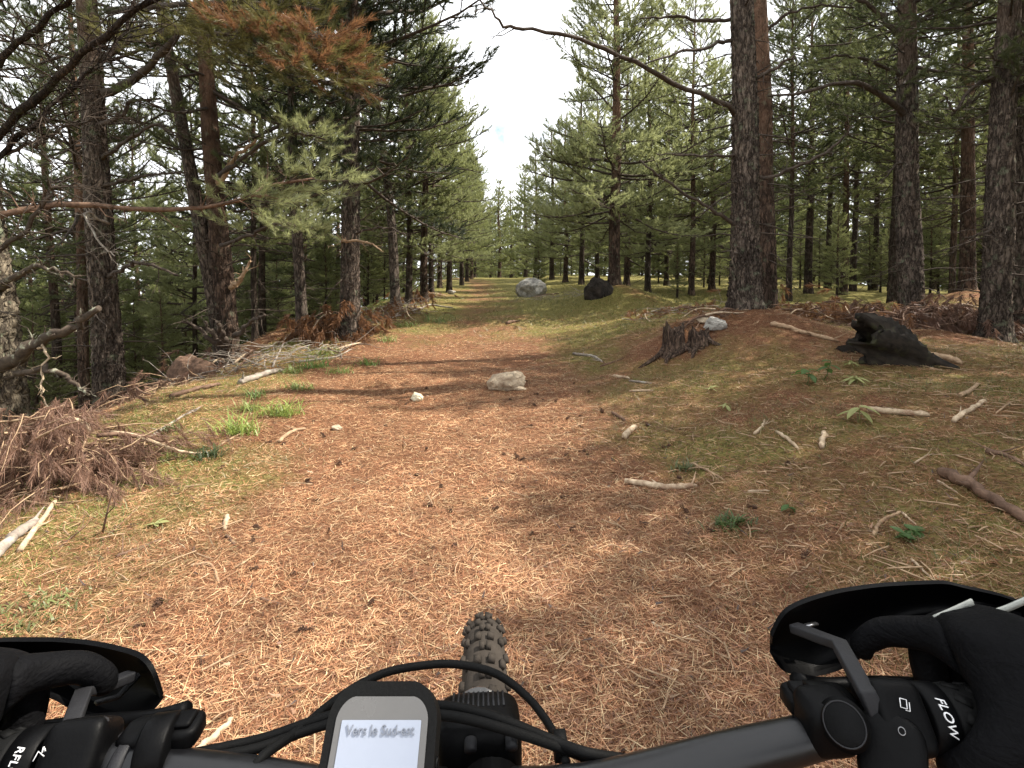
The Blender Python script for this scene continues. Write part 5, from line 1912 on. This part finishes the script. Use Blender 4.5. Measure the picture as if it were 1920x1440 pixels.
def facing(px, py, z):
    p = np.array(at(px, py, z))
    n_ = unit(np.array([0, 0, CAM_H]) - p)
    r_ = unit(np.cross(ZU, n_))
    r_ = r_ if r_[0] > 0 else -r_
    u_ = np.cross(n_, r_)
    return p, r_, u_, n_
def outline(name, px, py, z, pts, w, mat, parent, closed=True, tilt=0.0):
    """thin raised symbol drawn as a closed or open line on a face towards the rider"""
    p, r_, u_, n_ = facing(px, py, z)
    ca, sa = math.cos(tilt), math.sin(tilt)
    P = [p + r_ * (a * ca - c * sa) + u_ * (a * sa + c * ca) for a, c in pts]
    if closed:
        P = P + [P[0]]
    b_ = MB()
    b_.tube(P, w, 5, True)
    return part(name, b_, mat, parent)
def face_z(G_c, nrm, off, px, py):
    """depth at which the sight line meets the plane through G_c+nrm*off with normal nrm"""
    d = np.array(ray(px, py))
    return float(np.dot(G_c + nrm * off - np.array([0, 0, CAM_H]), nrm) / np.dot(d, nrm))
zR = face_z(cR, nR, .0246, 1695, 1320)
outline('symbol', 1694, 1319, zR, [(-.0016, .0022), (.0016, .0022), (.0016, -.0022), (-.0016, -.0022)], .00028, 'white', boxR, True, R(8))
outline('symbol', 1701, 1324, zR, [(.0012, .0022), (.0012, -.0022), (-.0010, -.0022)], .00025, 'white', boxR, False, R(8))
zL = face_z(cL, nL, .0268, 70, 1415)
outline('symbol', 72, 1415, zL, [(-.0022, -.0018), (0, .0014), (.0022, -.0020)], .00032, 'white', boxL, False)
outline('symbol', 82, 1407, zL, [(0, .0016), (.0007, -.0006), (-.0007, -.0006)], .00035, 'white', boxL, True)

# brake levers, clamps and shifter
for sgn, G, Go in ((1, GR, GRo), (-1, GL, GLo)):
    ax = unit(Go - G)
    c = G - ax * .062
    b_ = MB()
    lathe(b_, c - ax * .008, c + ax * .008, [(0, .0155), (.1, .0172), (.9, .0172), (1, .0155)], 24)
    part('brake_clamp', b_, 'blk')
    lv = part('brake_body', rbox(c + ax * .002 + VF * .006 + ZU * .004, ax * .022, VF * .010, ZU * .0065, .42, 12), 'blk')
    b_ = MB()
    b_.tube(smoothpath([c + VF * .026, c + ax * .03 + VF * .040 - ZU * .014, c + ax * .075 + VF * .046 - ZU * .016, c + ax * .13 + VF * .042 - ZU * .014], 12), np.linspace(.0055, .0042, 12), 8)
    part('brake_lever', b_, 'metal' if False else 'blk', lv)
    b_ = MB()
    b_.box(c - ax * .004 + VF * .006 + ZU * .011, ax * .012, VF * .006, ZU * .002)
    part('reservoir_cap', b_, 'blk', lv, False, None, .002)
# round knob facing the rider
p, r_, u_, n_ = facing(1583, 1358, .300)
b_ = MB()
lathe(b_, p - n_ * .022, p + n_ * .004, [(0, .0125), (.7, .0132), (.72, .0118), (.93, .0116), (1, .0098)], 40)
kn = part('clamp_knob', b_, 'blk', None, True, 'round glossy bolt cover')
b_ = MB()
th = np.linspace(0, 2 * math.pi, 41)
b_.tube([p + n_ * .0036 + (r_ * math.cos(t_) + u_ * math.sin(t_)) * .0106 for t_ in th], .0005, 5, False)
part('knob_edge', b_, 'strap', kn)
part('clamp_body', rbox(np.array(at(1548, 1350, .318)), U * .017, VF * .014, ZU * .016, .5, 12), 'blk')
# thumb lever under the bar
p, r_, u_, n_ = facing(1672, 1418, .300)
tl = part('shift_lever', rbox(p, r_ * .017, u_ * .022, n_ * .007, .6, 12), 'blk')
zS = face_z(p, n_, .0085, 1691, 1371)
outline('symbol', 1691, 1371, zS, [(.0017 * math.cos(t_), .0019 * math.sin(t_)) for t_ in np.linspace(0, 5.9, 14)], .00026, 'metal', tl)
p, r_, u_, n_ = facing(150, 1432, .292)
part('shift_lever', rbox(p, r_ * .012, u_ * .012, n_ * .008, .6, 12), 'blk')
for q, (a, c) in enumerate(((196, 1424), (236, 1428))):
    b_ = MB()
    pc = np.array(at(a, c + 22, .296))
    lathe(b_, pc - U * .004, pc + U * .004, [(0, .0165), (.2, .0180), (.8, .0180), (1, .0165)], 28)
    part('bar_clamp', b_, 'strap')

# cables
def cable(pix, r, n=40, mat='rubber'):
    b_ = MB()
    b_.tube(smoothpath([at(*q) for q in pix], n), r, 10)
    return part('cable', b_, mat)
cable([(470, 1445, .296), (500, 1412, .305), (560, 1370, .328), (640, 1305, .362), (720, 1262, .385), (800, 1247, .398), (860, 1246, .402), (930, 1263, .398), (990, 1308, .385), (1030, 1360, .362), (1050, 1402, .340), (1062, 1432, .322)], .0029)
cable([(340, 1418, .305), (420, 1402, .312), (500, 1383, .322), (600, 1348, .336), (700, 1322, .345), (830, 1324, .330), (900, 1337, .326), (960, 1357, .326), (1040, 1390, .330), (1100, 1412, .322), (1180, 1425, .33)], .0030)
cable([(360, 1426, .300), (480, 1404, .310), (600, 1362, .332), (720, 1334, .335), (830, 1341, .322), (900, 1354, .319), (980, 1378, .322), (1050, 1402, .328), (1110, 1425, .330)], .0028)
b_ = MB()
pc = np.array(at(1050, 1398, .336))
lathe(b_, pc - U * .004, pc + U * .004, [(0, .0085), (1, .0085)], 16)
part('cable_clip', b_, 'rubber')

# ------------------------------------------------------------------ bike computer (its own thing, clipped to the bar)
TL, TR_, BL, BR = [np.array(v) for v in (at(625, 1290, .268), at(824, 1290, .268), at(606, 1452, .246), at(828, 1452, .246))]
ex = unit((TR_ - TL) + (BR - BL))
top_c = (TL + TR_) / 2
dn = unit((BL + BR) / 2 - top_c)
dn = unit(dn - ex * np.dot(dn, ex))
nn = np.cross(dn, ex)
nn = nn if nn[2] > 0 else -nn
Wd, Ld = .0555, .088
GPS = thing('bike_computer', 'small grey screened bike computer in a black case mounted above the handlebar', 'bike computer', tuple(top_c + dn * Ld * .5 - nn * .012))
BO_keep = BO
BO = np.array(GPS.location)
def plate(w, l0, l1, rad, z0, z1, crown=.004, n=8):
    """rounded slab between distances l0..l1 from the top edge, heights z0..z1"""
    pts = []
    for cx_, cl_, a0 in ((1, 1, 0), (-1, 1, 90), (-1, -1, 180), (1, -1, 270)):
        for k in range(n + 1):
            a = R(a0 + 90 * k / n)
            pts.append((cx_ * (w / 2 - rad) + rad * math.cos(a), (l0 + l1) / 2 - cl_ * ((l1 - l0) / 2 - rad) - rad * math.sin(a)))
    P = [(a, c - crown * (1 - (a / (w / 2)) ** 2) if c < (l0 + l1) / 2 else c) for a, c in pts]
    m = len(P)
    lo = [top_c + ex * a + dn * c + nn * z0 for a, c in P]
    hi = [top_c + ex * a + dn * c + nn * z1 for a, c in P]
    b_ = MB()
    b_.add(lo + hi, [(i, (i + 1) % m, m + (i + 1) % m, m + i) for i in range(m)])
    cl, ch = np.mean(lo, 0), np.mean(hi, 0)
    b_.add([ch] + hi, None, [(0, 1 + i, 1 + (i + 1) % m) for i in range(m)])
    b_.add([cl] + lo, None, [(0, 1 + (i + 1) % m, 1 + i) for i in range(m)])
    return b_
part('case', plate(Wd, .0, Ld, .013, -.020, .0), 'rubber', GPS, False, None, .0025)
part('screen_bezel', plate(Wd - .009, .0052, Ld - .006, .008, .0002, .0008, .003), 'screen_rim', GPS, False)
part('display', plate(Wd - .0155, .0128, .070, .0006, .0010, .0013, 0.0), 'screen', GPS, False)
text_on('lettering', 'Vers le Sud-est', .0056, top_c + dn * .0168 + nn * .0016, ex, -dn, 'ink', GPS)
b_ = MB()
b_.tube([top_c + dn * .05 - nn * .018, CC + ZU * .012 - U * .03, CC - U * .03], [.011, .009, .018], 12)
part('mount_arm', b_, 'blk', GPS)
for k in range(2):
    part('side_button', rbox(top_c + dn * (.03 + .02 * k) + ex * (Wd / 2 + .0004) - nn * .009, ex * .0012, dn * .004, nn * .003, .6, 6), 'blk', GPS)

# ------------------------------------------------------------------ the rider's gloved hands
PERSON = thing('person', 'rider in black gloves with both hands gripping the handlebar', 'person', tuple(np.array((0.0, .25, 1.0))))
BO = np.array(PERSON.location)
def hand(sgn, G, ax, name):
    def pt(u, v, z):
        u = u - .026 * (1 if u > .03 else max(0, (u - .005) / .025))
        return Vector(G + ax * u + VF * v + ZU * z - BO)
    J, E, Rd = [], [], []
    def add(p, r, par=None):
        J.append(p)
        Rd.append(r)
        if par is not None:
            E.append((par, len(J) - 1))
        return len(J) - 1
    pal = add(pt(.082, .008, .034), .023)
    wr = add(pt(.108, -.050, .050), .027, pal)
    w2 = add(pt(.135, -.095, .060), .031, wr)
    fa = add(pt(.20, -.19, .075), .038, w2)
    el = add(pt(.235, -.265, .085), .042, fa)
    ua = add(pt(.17, -.39, .22), .050, el)
    add(pt(.075, -.50, .37), .058, ua)
    side = add(pt(.064, .020, .032), .020, pal)
    # index reaches to the lever
    k = add(pt(.060, .034, .030), .0115, side)
    k = add(pt(.042, .054, .017), .0100, k)
    k = add(pt(.024, .059, .003), .0088, k)
    add(pt(.011, .057, -.007), .0078, k)
    for u0, r0_, base in ((.070, .0135, pal), (.090, .0130, pal), (.108, .0115, pal)):
        k = add(pt(u0, .036, .036), r0_, base)
        k = add(pt(u0 - .004, .046, .006), r0_ * .9, k)
        k = add(pt(u0 - .006, .030, -.022), r0_ * .82, k)
        add(pt(u0 - .008, .002, -.028), r0_ * .72, k)
    k = add(pt(.064, -.026, .022), .0170, pal)
    k = add(pt(.044, -.030, .004), .0155, k)
    k = add(pt(.020, -.026, -.012), .0125, k)
    add(pt(.002, -.010, -.020), .0100, k)
    me_ = bpy.data.meshes.new(name)
    me_.from_pydata(J, E, [])
    o_ = link(name, me_, M['glove'], PERSON)
    md = o_.modifiers.new('skin', 'SKIN')
    md.use_smooth_shade = True
    for i, sv in enumerate(me_.skin_vertices[0].data):
        sv.radius = (Rd[i], Rd[i])
        sv.use_root = (i == 0)
    sb = o_.modifiers.new('sub', 'SUBSURF')
    sb.levels = sb.render_levels = 2
    return o_
hR = hand(1, GR, axR, 'gloved_hand')
hL = hand(-1, GL, axL, 'gloved_hand')
# printed stripes and seams on the far glove
for k, (a, c, e, f, w, mt) in enumerate([((1752, 1160), (1785, 1146), (1824, 1128), .352, .0042, 'glove_grey'), ((1862, 1150), (1895, 1138), (1930, 1122), .345, .004, 'glove_grey'),
                                         ((1728, 1172), (1775, 1158), (1826, 1141), .358, .0010, 'strap'), ((1736, 1178), (1780, 1165), (1826, 1149), .357, .0010, 'strap'), ((1742, 1184), (1785, 1172), (1828, 1157), .356, .0010, 'strap')]):
    part('glove_stripe', strap(smoothpath([at(*a, f), at(*c, f), at(*e, f)], 7), w, .0014, ZU), mt, PERSON, False)
BO = BO_keep
#@@END
